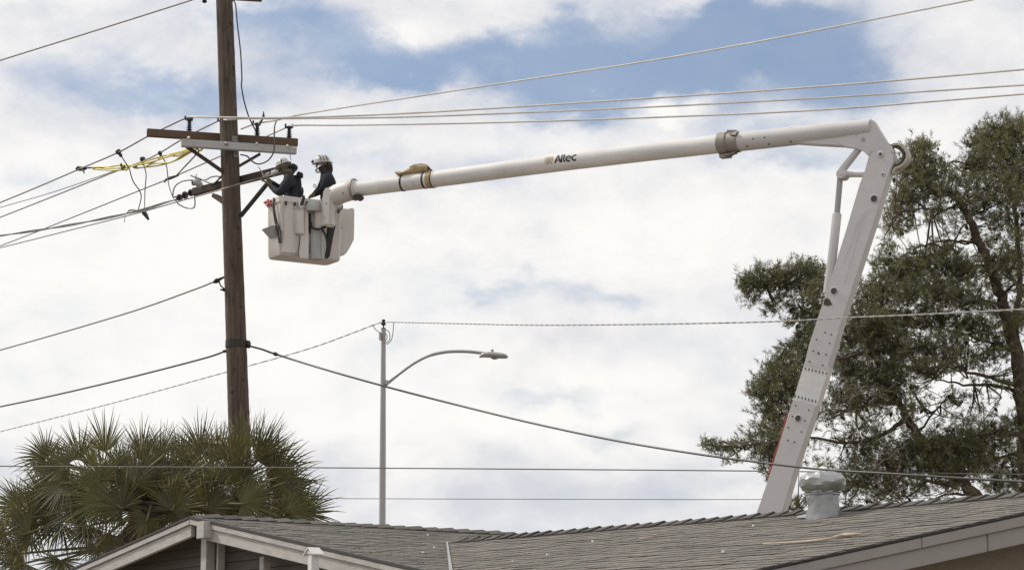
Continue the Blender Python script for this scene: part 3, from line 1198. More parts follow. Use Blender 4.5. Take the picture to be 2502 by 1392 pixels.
# conductors to the left
wire('power_line', 'outer left conductor falling from the leftmost insulator to the spiky clamp', [(461, 287, 39.05), (440, 295, 39.3), (358, 335, 40.4), (290, 372, 41.4), (197, 412, 43), (0, 495, 47.5), (-400, 655, 56)], .0125, WIRED)
wire('power_line', 'second left conductor passing under the crossarm to the yellow straps', [(541, 292, 39.2), (480, 322, 39.9), (436, 346, 40.6), (390, 374, 41.2), (348, 394, 42), (270, 424, 43.5), (0, 531, 48.5), (-400, 685, 57)], .0115, WIRED)
wire('power_line', 'thin left conductor ending at the yellow straps', [(318, 404, 42.5), (270, 421, 43.5), (140, 466, 45.5), (0, 507, 48.5), (-400, 620, 57)], .0080, WIRED)
wire('power_line', 'left conductor emerging under the pole brace and crossing the cable bundle', [(706, 309, 39.45), (650, 334, 39.6), (600, 356, 39.7), (538, 382, 40), (422, 433, 41.4), (340, 466, 42.8), (180, 530, 46), (0, 601, 50), (-400, 752, 58)], .0105, WIRED)
wire('cable_bundle', 'thick twisted cable bundle falling left from the bell insulators', [(432, 487, 40.2), (400, 496, 40.8), (335, 516, 42), (180, 548, 45.5), (0, 576, 49.5), (-400, 632, 58)], .0125, WIRED, 'cable', twist=.013, turns=10)
wire('power_line', 'lowest left conductor passing before the pole to the worker', [(690, 422, 38.4), (640, 434, 38.55), (567, 455, 38.72), (520, 469, 39.0), (430, 494, 40.1), (335, 521, 42), (180, 560, 45.5), (0, 605, 49.5), (-400, 700, 58)], .0105, WIREM)
wire('power_line', 'wire in the top left corner rising to the pole top', [(-400, 275, 51), (0, 148, 45), (240, 73, 41.8), (470, 0, 39.3), (520, -16, 39.1)], .0135, WIRED)
wire('service_wire', 'single wire falling left from the hook below the bucket height', [(530, 685, 38.98), (470, 709, 39.8), (300, 768, 42.5), (0, 855, 48), (-400, 965, 57)], .0125, WIRED)
wire('cable', 'dark cable falling left from the band on the pole', [(553, 857, 38.95), (480, 880, 39.9), (250, 938, 43.4), (0, 993, 48), (-400, 1070, 57)], .0155, WIREK, 'cable')
wire('cable', 'dark cable sagging right from the pole band across the street lamp and boom', [(609, 845, 38.95), (640, 853, 38.8), (677, 866, 38.6), (800, 904, 37.9), (950, 946, 37.2), (1110, 987, 36.4), (1300, 1033, 35.4), (1500, 1075, 34.4), (1700, 1108, 33.4), (1890, 1133, 32.6), (2020, 1147, 32.1), (2200, 1158, 31.4), (2502, 1176, 30.4), (2900, 1192, 29)], .0165, WIREK, 'cable')
m = MB()
m.lathe(at(669, 863, 38.62), at(685, 869, 38.5) - at(669, 863, 38.62), [(0, .016), (.02, .03), (.07, .03), (.09, .016)], 8)
tag(m.build('cable_clip', DARKM), 'small dark clip on the cable just right of the pole', 'clip')
wire('triplex_cable', 'thin twisted wire rising from the left edge behind the pole to the lamp post top', [(-300, 1128, 84), (0, 1054, 74), (280, 983, 66), (555, 908, 59), (760, 850, 55.5), (915, 793, 52), (932, 790, 52)], .007, WIREM, 'cable', twist=.008, turns=66)
wire('triplex_cable', 'thin twisted wire running right from the lamp post across the boom and pine', [(941, 788, 51.9), (962, 787, 51.4), (1100, 790, 47.6), (1300, 794, 43.2), (1500, 793, 39.6), (1700, 790, 36.3), (1900, 785, 33.4), (2060, 776, 31.5), (2250, 768, 29.5), (2502, 755, 27.2), (2900, 735, 24)], .0058, WIREM, 'cable', twist=.0062, turns=110)
wire('power_line', 'level wire crossing the whole view in front of the palm', [(-300, 1136, 37), (0, 1138, 37), (800, 1142, 37), (1500, 1147, 37), (1850, 1150, 37), (2502, 1158, 37), (2900, 1162, 37)], .0095, WIREM)
wire('power_line', 'faint lower level wire passing behind the palm and street lamp', [(-300, 1210, 56), (0, 1213, 56), (800, 1217, 56), (1500, 1219, 56), (1900, 1219, 56), (2502, 1215, 56), (2900, 1213, 56)], .0085, WIREM)

# droppers between the left conductors and the bundle below
wire('dropper_wire', 'left dropper curving from the high clamp down to the cable bundle', [(293, 376, 41.4), (303, 392, 41.5), (316, 413, 41.6), (320, 428, 41.6), (327, 446, 41.7), (341, 466, 41.8), (345, 482, 41.9), (340, 505, 42), (337, 515, 42)], .0095, WIREK, group='dropper wires', per=6)
wire('dropper_wire', 'middle dropper hanging straight beside the dark angled clamp', [(349, 394, 42), (354, 412, 42), (357, 430, 42), (354, 470, 42), (353, 515, 41.8)], .0095, WIREK, group='dropper wires', per=6)
wire('dropper_wire', 'right dropper falling from the clamp to the bell insulators', [(391, 377, 41.2), (402, 393, 41.2), (408, 412, 41.1), (411, 445, 40.9), (417, 468, 40.6), (424, 484, 40.3)], .0095, WIREK, group='dropper wires', per=6)


def clamp(label, px, py, Y, axis, prof, extra=(), mt=DARKM):
    m = MB()
    m.lathe(at(px, py, Y), Vector(axis), prof, 9)
    for pts, r in extra:
        m.tube([at(*p) for p in pts], r, 5)
    return tag(m.build('line_clamp', mt), label, 'clamp', 'clamps on the left conductors')


hot = [(0, .012), (.015, .045), (.06, .05), (.08, .03), (.13, .028), (.15, .012)]
clamp('dark line clamp high on the outer left conductor, above the left dropper', 286, 366, 41.45, (.5, 0, -.75), hot, [(((296, 378, 41.4), (302, 392, 41.4)), .006)])
clamp('brownish line clamp in the middle, above the yellow straps', 348, 383, 42.0, (.1, 0, -.95), hot)
clamp('smallest line clamp, nearest the crossarm, above the right dropper', 389, 369, 41.2, (.35, 0, -.85), [(0, .012), (.015, .034), (.05, .036), (.08, .022), (.11, .012)])
clamp('spiky dark wedge clamp at the far end of the yellow strap', 184, 412, 43.2, (1, 0, -.02), [(0, .006), (.03, .04), (.09, .045), (.14, .03), (.2, .015)],
      [(((190, 405, 43.1), (202, 412, 43)), (.004, .012)), (((200, 412, 43.1), (206, 424, 43)), (.02, .007)), (((206, 408, 43), (206, 424, 43)), .006), (((204, 411, 43), (222, 410, 43)), .014)])
m = MB()
m.tube([at(345, 513, 41.8), at(352, 521, 41.75), at(363, 536, 41.7)], [.018, .036, .02], 6)
m.tube([at(355, 514, 41.8), at(361, 525, 41.75), at(364, 536, 41.7)], .006, 5)
tag(m.build('wedge_connector', DARKM), 'dark angled connector hanging at the foot of the middle dropper', 'connector')
m = MB()
m.tube(smooth_path([at(311, 520, 42.4), at(316, 514, 42.3), at(325, 513, 42.2), at(336, 514, 42), at(346, 512, 41.9)], 4), [.01] * 4 + [.018] * 12 + [.012], 6)
m.tube([at(306, 526, 42.4), at(304, 544, 42.4)], .006, 5)
tag(m.build('splice_grip', WIRED), 'wire grip wrapped round the cable bundle with a short hanging tail', 'grip')
m = MB()
m.tube([at(404, 441, 41.2), at(413, 436, 41.2), at(428, 431, 41.1), at(436, 429, 41)], [.012, .03, .022, .012], 6)
m.tube([at(402, 446, 41.2), at(406, 436, 41.2)], [.016, .01], 6)
tag(m.build('strap_clamp', DARKM), 'small dark clamp at the foot of the slanting yellow strap', 'clamp')


def strap(label, lines, r=.012, mt=YELLOW):
    m = MB()
    for pts in lines:
        m.tube(smooth_path([at(*p) for p in pts], 5), r, 6)
    return tag(m.build('yellow_strap', mt), label, 'strap', 'yellow hoist straps')


strap('yellow hoist straps bunched between the spiky clamp and the middle clamp', [
    [(222, 410, 43), (240, 410, 43), (270, 411, 42.7), (300, 410, 42.4), (318, 408, 42.2)],
    [(228, 413, 43), (255, 415, 42.8), (285, 416, 42.5), (312, 413, 42.2)],
    [(226, 409, 43), (262, 408, 42.8), (300, 403, 42.4), (330, 406, 42.2)]], .016)
m = MB()
ry = random.Random(21)
for i in range(13):
    x, y = ry.uniform(295, 338), ry.uniform(402, 416)
    m.tube([at(x, y, 42.3), at(x + ry.uniform(-9, 9), y + ry.uniform(-9, 9), 42.3)], ry.uniform(.01, .022), 6)
tag(m.build('chain_hoist', mat('olive_hoist', (.2, .16, .04), .5, var=.6, scale=14)), 'small yellow and brown chain hoist at the middle of the straps', 'hoist')
strap('yellow hoist straps rising from the hoist to the grey arm', [
    [(330, 405, 42.2), (380, 393, 41.4), (430, 377, 40.5), (470, 363, 39.4), (486, 356, 38.9)],
    [(334, 411, 42.2), (390, 404, 41.4), (432, 391, 40.6), (468, 371, 39.6), (492, 358, 39)],
    [(330, 402, 42.2), (390, 384, 41.3), (440, 371, 40.3), (480, 357, 39.2)],
    [(345, 398, 42.1), (372, 398, 41.6), (402, 380, 41), (436, 381, 40.5), (470, 358, 39.3)],
    [(352, 409, 42), (376, 400, 41.5), (420, 396, 40.8), (455, 372, 39.8), (478, 366, 39.2)],
    [(395, 403, 41.3), (425, 393, 40.7), (452, 378, 40), (486, 360, 39)]], .012)
strap('slanting single yellow strap under the grey arm left of the pole', [
    [(502, 358, 38.9), (490, 366, 39.2), (468, 390, 39.9), (448, 411, 40.5), (430, 430, 41)]], .012, mat('dull_yellow_rope', (.26, .2, .07), .7, var=.5, scale=14))
strap('short yellow sling looped under the left end of the grey arm', [
    [(478, 352, 38.7), (480, 362, 38.75), (487, 368, 38.8), (493, 365, 38.8), (503, 353, 38.7)]], .016)

# ---------------------------------------------------------------- street lamp
LY = 52.0
lb, lt = at(934, 1300, LY), at(937, 803, LY)
q = mpp(lt)
ldir = (lt - lb) / (lt.z - lb.z)
foot = lb - ldir * lb.z
lamp = thing('street_lamp', Vector((*foot.xy, 0)), 'grey steel street lamp with a long curved arm beyond the roof', 'street lamp')
m = MB()
m.tube([foot, lb.lerp(foot, .4), lb, lb.lerp(lt, .4), lt], [.105, .09, 8.1 * q, 7.6 * q, 5.6 * q], 14)
m.build('lamp_post', LAMPG, lamp)
m = MB()
m.tube(smooth_path([at(940, 943, LY), at(951, 933, LY - .02), at(982, 908, LY - .05), at(1015, 885, LY - .1), at(1050, 868, LY - .15), at(1085, 860, LY - .2), at(1115, 858, LY - .25), at(1150, 859, LY - .3), at(1184, 863, LY - .35)], 6), [2.2 * q] + [3.4 * q] * 24 + [4 * q] * 24, 10)
m.build('lamp_arm', LAMPG, lamp)
m = MB()
m.lathe(at(943, 936, LY), Vector((.2, -1, .1)), [(-.05, .05), (.1, .05)], 8)
m.build('arm_bracket', LAMPG, lamp)
hd = MB()
prof = [(1171, 872, 3, 2), (1176, 868, 7, 5), (1184, 866, 9, 6.5), (1198, 866, 11, 7.5), (1215, 867.5, 12, 7.5), (1230, 869, 11, 6.5), (1238, 870.5, 8, 4.5), (1241.5, 872, 3, 1.5)]
vs, fs, n = [], [], 12
for x, y, w, h in prof:
    c = at(x, y, LY - .38)
    for k in range(n):
        a = 2 * math.pi * k / n
        zz = math.sin(a) * h * q
        if math.sin(a) < 0:
            zz *= 1.05
        vs.append(c + Vector((0, math.cos(a) * w * q, zz)))
for i in range(len(prof) - 1):
    for k in range(n):
        a, b = i * n + k, i * n + (k + 1) % n
        fs.append((a, b, b + n, a + n))
fs += [tuple(range(n)), tuple((len(prof) - 1) * n + k for k in range(n))]
hd._add(vs, fs)
hd.build('lamp_head', LAMPG, lamp)
m = MB()
m.lathe(at(1209, 873.5, LY - .38), Vector((0.04, 0, -1)), [(0, 9 * q), (2.2 * q, 8.5 * q), (3.8 * q, 5 * q)], 12)
m.build('lamp_lens', GLASSG, lamp)
m = MB()
m.lathe(at(1203, 860, LY - .38), Z, [(0, 2.4 * q), (3 * q, 3.2 * q), (6.5 * q, 3.2 * q), (7 * q, 1.5 * q)], 8)
m.build('photocell', LAMPG, lamp)
m = MB()
m.lathe(at(937, 803, LY), Z, [(0, 7 * q), (1.5 * q, 6.2 * q), (3 * q, 1.6 * q), (8 * q, 1.6 * q), (9 * q, 5 * q), (14 * q, 5.6 * q), (16 * q, 3.6 * q), (19 * q, 4.4 * q), (22.5 * q, 4 * q), (23.5 * q, 1 * q)], 12)
m.build('spool_insulator', BLACK, lamp)
m = MB()
for pts in ([(941, 806), (949, 809), (953, 820), (951, 831), (945, 836), (941, 838)], [(962, 788), (961, 803), (958, 825), (952, 836), (944, 841)], [(911, 795), (917, 804), (926, 811), (931, 813)], [(941, 812), (946, 822), (943, 832)]):
    m.tube(smooth_path([at(x, y, LY - .12) for x, y in pts], 5), .009, 5)
m.build('wire_loop', WIREM, lamp)
m = MB()
m.box(at(929.5, 822, LY - .06), Vector((.025, 0, 0)), Vector((0, .04, 0)), Z * .07)
m.build('rack_clamp', LAMPG, lamp, smooth=False)

# ---------------------------------------------------------------- aerial lift truck
BA = R(27)
ub = Vector((-math.cos(BA), math.sin(BA), 0))      # the boom's vertical plane runs back to the left
nb = Vector((-math.sin(BA), -math.cos(BA), 0))     # its near side
KN = at(2140, 380, 34.0)


def bp(px, py, out=0.0):
    return on_plane(px, py, KN + nb * out, nb)


tl = bp(1753, 1655)
truck = thing('lift_truck', Vector((tl.x, tl.y, 0)), 'white aerial lift truck with raised folding boom and two-man bucket', 'lift truck')
T = .17


def plate(name, pts, m, out, thick, parent=truck, bevel=.012, label=None):
    b = MB()
    b.prism([bp(x, y, out) for x, y in pts], -nb * thick)
    o = b.build(name, m, parent, bevel=bevel, angle=50)
    return o


def pin(b, px, py, out, r, h):
    b.lathe(bp(px, py, out) - nb * .01, nb, [(0, r), (h, r), (h + .004, r * .85)], 16)


low = plate('lower_boom', [(2122, 382), (2131, 371), (2152, 362), (2172, 364), (2184, 376), (2184, 396), (2178, 410), (2167, 443), (2151, 498), (2135, 548), (2098, 661), (2059, 780), (2029, 880), (2022.5, 905),
                           (1964, 892.5), (1975, 845), (1996, 780), (2016.5, 720), (2036, 658), (2064, 570), (2100, 449), (2111, 421)], STEELW, T / 2, T)
ins = plate('insulating_insert', [(1966.5, 884), (2026, 897), (1993.5, 996), (1936, 983)], BOOMW, T / 2 - .006, T - .012, bevel=0)
base = plate('boom_base', [(1939, 973), (1996, 988), (1947, 1132), (1912, 1252), (1852, 1440), (1791, 1655), (1716, 1655), (1790, 1430), (1849, 1252), (1888.6, 1132), (1928, 1003)], STEELW, T / 2 + .002, T + .004)
low['label'] = 'upper half of the leaning lower boom'
# rivet rows at both ends of the insert
m = MB()
for (x0, y0, x1, y1) in ((1968, 897, 2019, 909), (1943, 967, 1993, 980)):
    for i in range(7):
        t = i / 6
        c = bp(x0 + (x1 - x0) * t, y0 + (y1 - y0) * t + (3 if y0 < 900 else 0), T / 2 - .004)
        m.box(c, ub * .006, nb * .004, Z * .018)
o = m.build('rivet_row', STAIN, ins, smooth=False)
o['kind'] = 'stuff'
m = MB()
for x, y in ((2016, 812), (2031, 817), (1995, 829), (2027, 838), (1987, 857), (2018, 866), (1978, 883), (2010, 892), (1999, 861), (2001, 864)):
    pin(m, x, y, T / 2, .011, .014)
o = m.build('boom_bolts', STAIN, low)
o['kind'] = 'stuff'
m = MB()
for x, y in ((1944, 990), (1976, 1001), (1936, 1017), (1967, 1027), (1926, 1044), (1958, 1054), (1925, 1075), (1941, 1079)):
    pin(m, x, y, T / 2 + .002, .011, .014)
o = m.build('boom_bolts', STAIN, base)
o['kind'] = 'stuff'
for x, y, rr, par in ((2136, 485.5, 10, low), (2038, 710.5, 9.5, low), (1950.5, 1021, 9, base)):
    m = MB().use(STEELW)
    q = mpp(bp(x, y))
    c = bp(x, y, T / 2 + .004) - nb * .01
    m.lathe(c, nb, [(0, rr * q), (.02, rr * q), (.024, rr * .86 * q)], 18)
    m.use(STAIN)
    m.lathe(c + nb * .022, nb, [(0, rr * .84 * q), (.006, rr * .8 * q)], 18)
    m.build('pivot_pin', None, par)
m = MB()
m.prism([bp(x, y, T / 2 + .008) for x, y in ((2012, 744), (2014, 731), (2021, 727), (2027, 732), (2033, 744), (2022, 747))], -nb * .012)
m.build('hole_shade', STAIN, low, smooth=False)  # dark plate on the surface stands for the shaded inside of a hole
for x, y, rr in ((2152, 377, 9), (2158, 426, 5)):
    m = MB().use(STEELW)
    q = mpp(bp(x, y))
    c = bp(x, y, T / 2) - nb * .01
    m.lathe(c, nb, [(0, rr * q), (.02, rr * q), (.026, rr * .8 * q)], 16)
    m.use(STAIN)
    m.lathe(c + nb * .026, nb, [(0, rr * .42 * q), (.014, rr * .4 * q)], 8)
    m.build('pivot_pin', None, low)
# faint weld seam along the lower boom
m = MB()
m.tube(smooth_path([bp(x, y, T / 2) for x, y in ((2150, 512), (2126, 517), (2110, 530), (2100, 560), (2085, 612), (2062, 690))], 5), .004, 5)
m.build('weld_seam', STEELW, low)
m = MB()
m.tube(smooth_path([bp(x, y, T / 2) for x, y in ((2152, 507), (2128, 509), (2110, 522), (2096, 548), (2062, 640))], 5), .0035, 5)
m.build('weld_seam', STEELW, low)
# red hydraulic line down the left edge
m = MB()
m.tube(smooth_path([bp(x, y, T * .35) for x, y in ((1935, 1001), (1929, 1008), (1922, 1020), (1912, 1058), (1901, 1090), (1888, 1130), (1881, 1155), (1879, 1170), (1882, 1172))], 5), .0125, 6)
m.tube(smooth_path([bp(x, y, T * .35) for x, y in ((1875, 1190), (1868, 1203), (1861, 1225), (1852, 1250), (1835, 1300))], 5), .0125, 6)
m.build('red_hose', RED, truck)

# knuckle gusset
plate('knuckle', [(1936, 349.5), (2000, 354), (2060, 357), (2092, 361.5), (2110, 369), (2122, 381), (2150, 396), (2174, 388), (2183, 372), (2178, 357), (2165, 345), (2133, 293), (2095, 300), (2000, 330)], STEELW, T / 2 - .02, T - .04)
kn = plate('knuckle_plate', [(2040, 345), (2072, 330), (2090, 312), (2098, 304), (2132, 293.5), (2166, 345.5), (2180, 358), (2184.5, 372), (2183, 385), (2150, 366), (2130, 371), (2121, 381), (2109, 370), (2092, 363), (2062, 358)], STEELW, T / 2 - .012, .02, bevel=.004)
m = MB()
for x, y, rr in ((2109, 341, 5.5), (2107, 318, 1.8), (2122, 320, 1.8), (2114, 323, 1.8), (2092, 331, 1.8)):
    pin(m, x, y, T / 2 - .012, rr * .0057, .012)
m.build('knuckle_bolts', GALV, kn)['kind'] = 'stuff'
# steel root of the upper boom, fibreglass boom, collar, elbow
def btube(name, pts, rad, mt, n=28, parent=truck, per=1, out=0):
    P = [bp(x, y, out) for x, y in pts]
    b = MB()
    b.tube(P, rad, n)
    return b.build(name, mt, parent, angle=35)


root = btube('boom_root', [(1806, 347), (1870, 340), (1940, 332.5), (2020, 323), (2090, 315.5), (2129, 311)], [.134, .134, .132, .128, .120, .114], STEELW)
m = MB()
for x, y in ((1824, 327.5), (1878, 320), (1932, 314.5), (1825, 358), (1878, 352.5), (1932, 347), (1840, 339.5), (1868, 336)):
    c0 = bp(x, y)
    # sit on the round surface
    yc = 347 + (x - 1806) * (311 - 347) / (2129 - 1806)
    dz = (yc - y) * mpp(c0)
    outd = math.sqrt(max(.0004, .133 ** 2 - dz * dz))
    c = bp(x, y, outd)
    nn = (nb * outd + Z * dz).normalized()
    m.lathe(c - nn * .008, nn, [(0, .012), (.016, .011), (.02, .007)], 8)
m.build('boom_bolts', STAIN, root)['kind'] = 'stuff'
BPTS = [(872, 461.5), (960, 450.5), (1060, 438.2), (1115, 431), (1250, 412.5), (1400, 393.5), (1580, 372), (1756, 352.3)]
BRAD = [.120, .121, .1225, .125, .1285, .130, .131, .132]
ubm = btube('upper_boom', BPTS, BRAD, BOOMW, n=40)


def boom_axis(px):
    for i in range(len(BPTS) - 1):
        if BPTS[i][0] <= px <= BPTS[i + 1][0]:
            t = (px - BPTS[i][0]) / (BPTS[i + 1][0] - BPTS[i][0])
            return BPTS[i][1] + t * (BPTS[i + 1][1] - BPTS[i][1]), BRAD[i] + t * (BRAD[i + 1] - BRAD[i])


def ring(name, x0, x1, extra, mt, parent, n=36):
    y0, r0 = boom_axis(x0)
    y1, r1 = boom_axis(x1)
    P, Q = bp(x0, y0), bp(x1, y1)
    b = MB()
    b.tube([P, P.lerp(Q, .02), P.lerp(Q, .98), Q], [r0 - .01, r0 + extra, r1 + extra, r1 - .01], n)
    return b.build(name, mt, parent, angle=35)


ring('boom_joint', 1060, 1064, .006, BOOMW, ubm)
ring('boom_seam', 1114, 1117, .002, BOOMW, ubm)
# straps round the boom and brown band
for x in (984, 1037):
    ring('boom_strap', x, x + 4, .007, BLACK, ubm)
ring('label_band', 993, 1033, .002, WHITE, ubm)
ring('tape_band', 1047, 1058, .008, CANVAS, ubm)
ring('tape_edge', 1058.4, 1061, .010, mat('brown_tape', (.16, .09, .03), .8, var=.4, scale=20), ubm)
# small print running round the label band
m = MB()
rl = random.Random(9)
for i in range(7):
    yc, rr = boom_axis(1007)
    dz = .075 - i * .022
    od = math.sqrt(rr * rr - dz * dz) + .004
    c0 = bp(1006 + i * .6, yc, od)
    m.box(c0 + Z * dz, ub * rl.uniform(.006, .011), nb * .0015, Z * .0055)
m.build('small_print', GREYP, ubm, smooth=False)
# collar between fibreglass and steel
P0, P1 = bp(1757, 352), bp(1806, 346.5)
m = MB()
m.tube([P0, P0.lerp(P1, .03), P0.lerp(P1, .42), P0.lerp(P1, .46)], [.135, .160, .161, .14], 28)
m.tube([P0.lerp(P1, .46), P0.lerp(P1, .86)], [.142, .145], 24)
m.tube([P0.lerp(P1, .84), P0.lerp(P1, .88), P0.lerp(P1, .99), P0.lerp(P1, 1.02)], [.14, .153, .152, .13], 28)
m.build('boom_collar', COLLAR, truck, angle=35)
m = MB()
for sg in (1, -1):
    a = bp(1783, 349 - sg * 30) if sg > 0 else bp(1772, 380)
    m.bar(bp(1778, 349.5) + Z * sg * .17, bp(1800, 347) + Z * sg * .155, .05, .03)
m.box(bp(1773, 382), ub * .075, nb * .06, Z * .022)
m.build('collar_bracket', COLLAR, truck, smooth=False)
m = MB()
m.tube(smooth_path([bp(1766, 381, .05), bp(1785, 381, .06), bp(1796, 375, .06), bp(1806, 368, .06)], 4), .010, 6)
m.tube(smooth_path([bp(1783, 325, .1), bp(1787, 330, .13), bp(1796, 331, .14), bp(1804, 325, .12)], 4), .012, 6)
m.build('collar_hose', STAIN, truck)

# lettering wrapped on the boom: word and tan emblem
def wrap_mesh(name, polys_2d_mesh, px0, mt, off_y, parent):
    """2-D mesh (x along the boom to the right, y up, metres) laid on the boom's near side, starting at pixel px0"""
    bm = bmesh.new()
    bm.from_mesh(polys_2d_mesh)
    ys = [v.co.y for v in bm.verts]
    y = min(ys)
    while y < max(ys):
        y += .006
        geom = bm.verts[:] + bm.edges[:] + bm.faces[:]
        bmesh.ops.bisect_plane(bm, geom=geom, plane_co=(0, y, 0), plane_no=(0, 1, 0))
    yc, r0 = boom_axis(px0)
    P = bp(px0, yc)
    yc2, _ = boom_axis(px0 + 40)
    ax = (bp(px0 + 40, yc2) - P).normalized()
    # viewer-facing direction and up across the boom
    upv = Z - ax * Z.dot(ax)
    upv.normalize()
    fr = ax.cross(upv)
    if fr.dot(nb) < 0:
        fr = -fr
    rr = r0 + .0025
    for v in bm.verts:
        x, yy, zz = v.co
        yy = max(-.95 * rr, min(.95 * rr, yy + off_y))
        v.co = P + ax * x + upv * yy + fr * (math.sqrt(rr * rr - yy * yy)) - Vector(truck.location)
    me = bpy.data.meshes.new(name)
    bm.to_mesh(me)
    bm.free()
    me.materials.append(mt)
    ob = bpy.data.objects.new(name, me)
    COL.objects.link(ob)
    ob.parent = parent
    return ob


# the word, drawn as strokes
def strokes_mesh(strokes):
    """each stroke: list of (x, y), width -> flat ribbon polygons"""
    vs, fs = [], []
    for pts, w in strokes:
        n = len(pts)
        o = len(vs)
        for i, (x, y) in enumerate(pts):
            a = pts[max(i - 1, 0)]
            b = pts[min(i + 1, n - 1)]
            dx, dy = b[0] - a[0], b[1] - a[1]
            L = math.hypot(dx, dy) or 1
            nx, ny = -dy / L * w / 2, dx / L * w / 2
            vs += [(x + nx, y + ny, 0), (x - nx, y - ny, 0)]
        for i in range(n - 1):
            fs.append((o + 2 * i, o + 2 * i + 1, o + 2 * i + 3, o + 2 * i + 2))
    me = bpy.data.meshes.new('strokes')
    me.from_pydata(vs, [], fs)
    return me


def arc(cx, cy, rx, ry, a0, a1, n=14):
    return [(cx + rx * math.cos(R(a0 + (a1 - a0) * i / n)), cy + ry * math.sin(R(a0 + (a1 - a0) * i / n))) for i in range(n + 1)]


u_ = .01   # letter unit: cap height 12 units
W_ = 2.6 * u_
strokes = [
    ([(-.3 * u_, 0), (4.3 * u_, 12 * u_)], W_), ([(4.0 * u_, 12 * u_), (8.6 * u_, 0)], W_), ([(2.2 * u_, 3.6 * u_), (6.6 * u_, 3.6 * u_)], 1.6 * u_),
    ([(10.2 * u_, 0), (10.2 * u_, 12.4 * u_)], W_),
    ([(14 * u_, 12 * u_), (14 * u_, 2.4 * u_), (14.5 * u_, 1.2 * u_), (16.3 * u_, .9 * u_)], W_), ([(12 * u_, 8.4 * u_), (16.4 * u_, 8.4 * u_)], 1.5 * u_),
    (arc(21.4 * u_, 4.4 * u_, 3.6 * u_, 3.9 * u_, 10, 310, 20), W_ * .95), ([(17.8 * u_, 4.6 * u_), (25 * u_, 4.6 * u_)], 1.4 * u_),
    (arc(31.2 * u_, 4.4 * u_, 3.9 * u_, 3.9 * u_, 50, 310, 20), W_ * .95),
]
wrap_mesh('lettering', strokes_mesh(strokes), 1366, LETTER, -.030, ubm)['label'] = 'black word Altec on the white boom'
emb = [
    (arc(2.4 * u_, 9.6 * u_, 2.0 * u_, 2.2 * u_, 180, 40, 8), .9 * u_), ([(.4 * u_, 9.6 * u_), (.4 * u_, 1.5 * u_)], .9 * u_), ([(3.2 * u_, 9.5 * u_), (3.4 * u_, .5 * u_), (2.2 * u_, -.5 * u_)], 1.2 * u_),
    ([(5.9 * u_, 12 * u_), (5.9 * u_, 1 * u_)], 2.5 * u_), ([(9.2 * u_, 12 * u_), (9.2 * u_, 4.5 * u_)], 2.2 * u_), ([(12.3 * u_, 12 * u_), (12.3 * u_, 4.5 * u_)], 1.7 * u_),
    ([(8.2 * u_, 4.2 * u_), (11.8 * u_, .3 * u_)], 1.8 * u_)]
wrap_mesh('emblem', strokes_mesh(emb), 1340.5, EMBLEM, -.038, ubm)

# folded canvas strapped on top of the boom
cv = MB()
rc = random.Random(4)
spine = [(972, 424), (978, 426), (985, 427), (996, 424), (1010, 419), (1024, 415), (1038, 413), (1046, 414), (1050, 417)]
hts = [.02, .045, .03, .05, .066, .07, .066, .055, .015]
vs, fs, n = [], [], 12
cvu = (bp(1050, 410) - bp(972, 420)).normalized()
for (x, y), h in zip(spine, hts):
    c = bp(x, y)
    for k in range(n):
        a = 2 * math.pi * k / n
        j = 1 + rc.uniform(-.16, .16)
        vs.append(c + nb * math.cos(a) * .11 * j + Z * math.sin(a) * h * j)
for i in range(len(spine) - 1):
    for k in range(n):
        a, b = i * n + k, i * n + (k + 1) % n
        fs.append((a, b, b + n, a + n))
fs += [tuple(range(n)), tuple((len(spine) - 1) * n + k for k in range(n))]
cv._add(vs, fs)
cvt = thing('canvas_bag', bp(1010, 428), 'rolled tan canvas bag strapped on top of the white boom', 'canvas bag')
cv.build('bag_cloth', CANVAS, cvt, angle=60)
m = MB()
m.tube([bp(1000, 409), bp(1012, 405.5), bp(1030, 404), bp(1042, 406), bp(1048, 412)], [.008, .03, .034, .026, .008], 7)
m.build('bag_flap', mat('grey_canvas', (.42, .39, .34), .9, var=.4, scale=20), cvt)
m = MB()
m.tube([bp(1041, 412, .05), bp(1046, 410, .06), bp(1050, 414, .05), bp(1056, 415, .03)], [.012, .022, .014, .006], 6)
m.tube([bp(1043, 407), bp(1046, 413)], .009, 5)
m.build('buckle', BLACK, cvt)

# hydraulic cylinder and links at the knuckle
m = MB()
m.tube([bp(2056, 418, 0), bp(2104, 358, 0)], [.052, .046], 12)
m.build('link_bar', STEELW, truck)
m = MB()
m.tube([bp(2058, 425, 0), bp(2090, 427, 0), bp(2124, 427, 0)], [.050, .036, .038], 12)
m.build('link_bar', STEELW, truck)
m = MB()
m.lathe(bp(2054, 424, .095), -nb, [(0, .066), (.008, .070), (.18, .070), (.19, .066)], 18)
m.lathe(bp(2055, 424, .104), -nb, [(0, .026), (.01, .028)], 12)
m.build('link_pivot', STEELW, truck)
m = MB()
m.tube([bp(2053, 432, 0), bp(2045, 525, 0)], .041, 14)
m.build('cylinder_rod', GALV, truck)
m = MB()
m.tube([bp(2045.5, 521, 0), bp(2045.2, 524, 0), bp(2034, 625, 0), bp(2022, 716, 0)], [.055, .064, .064, .064], 18)
m.build('lift_cylinder', STEELW, truck)
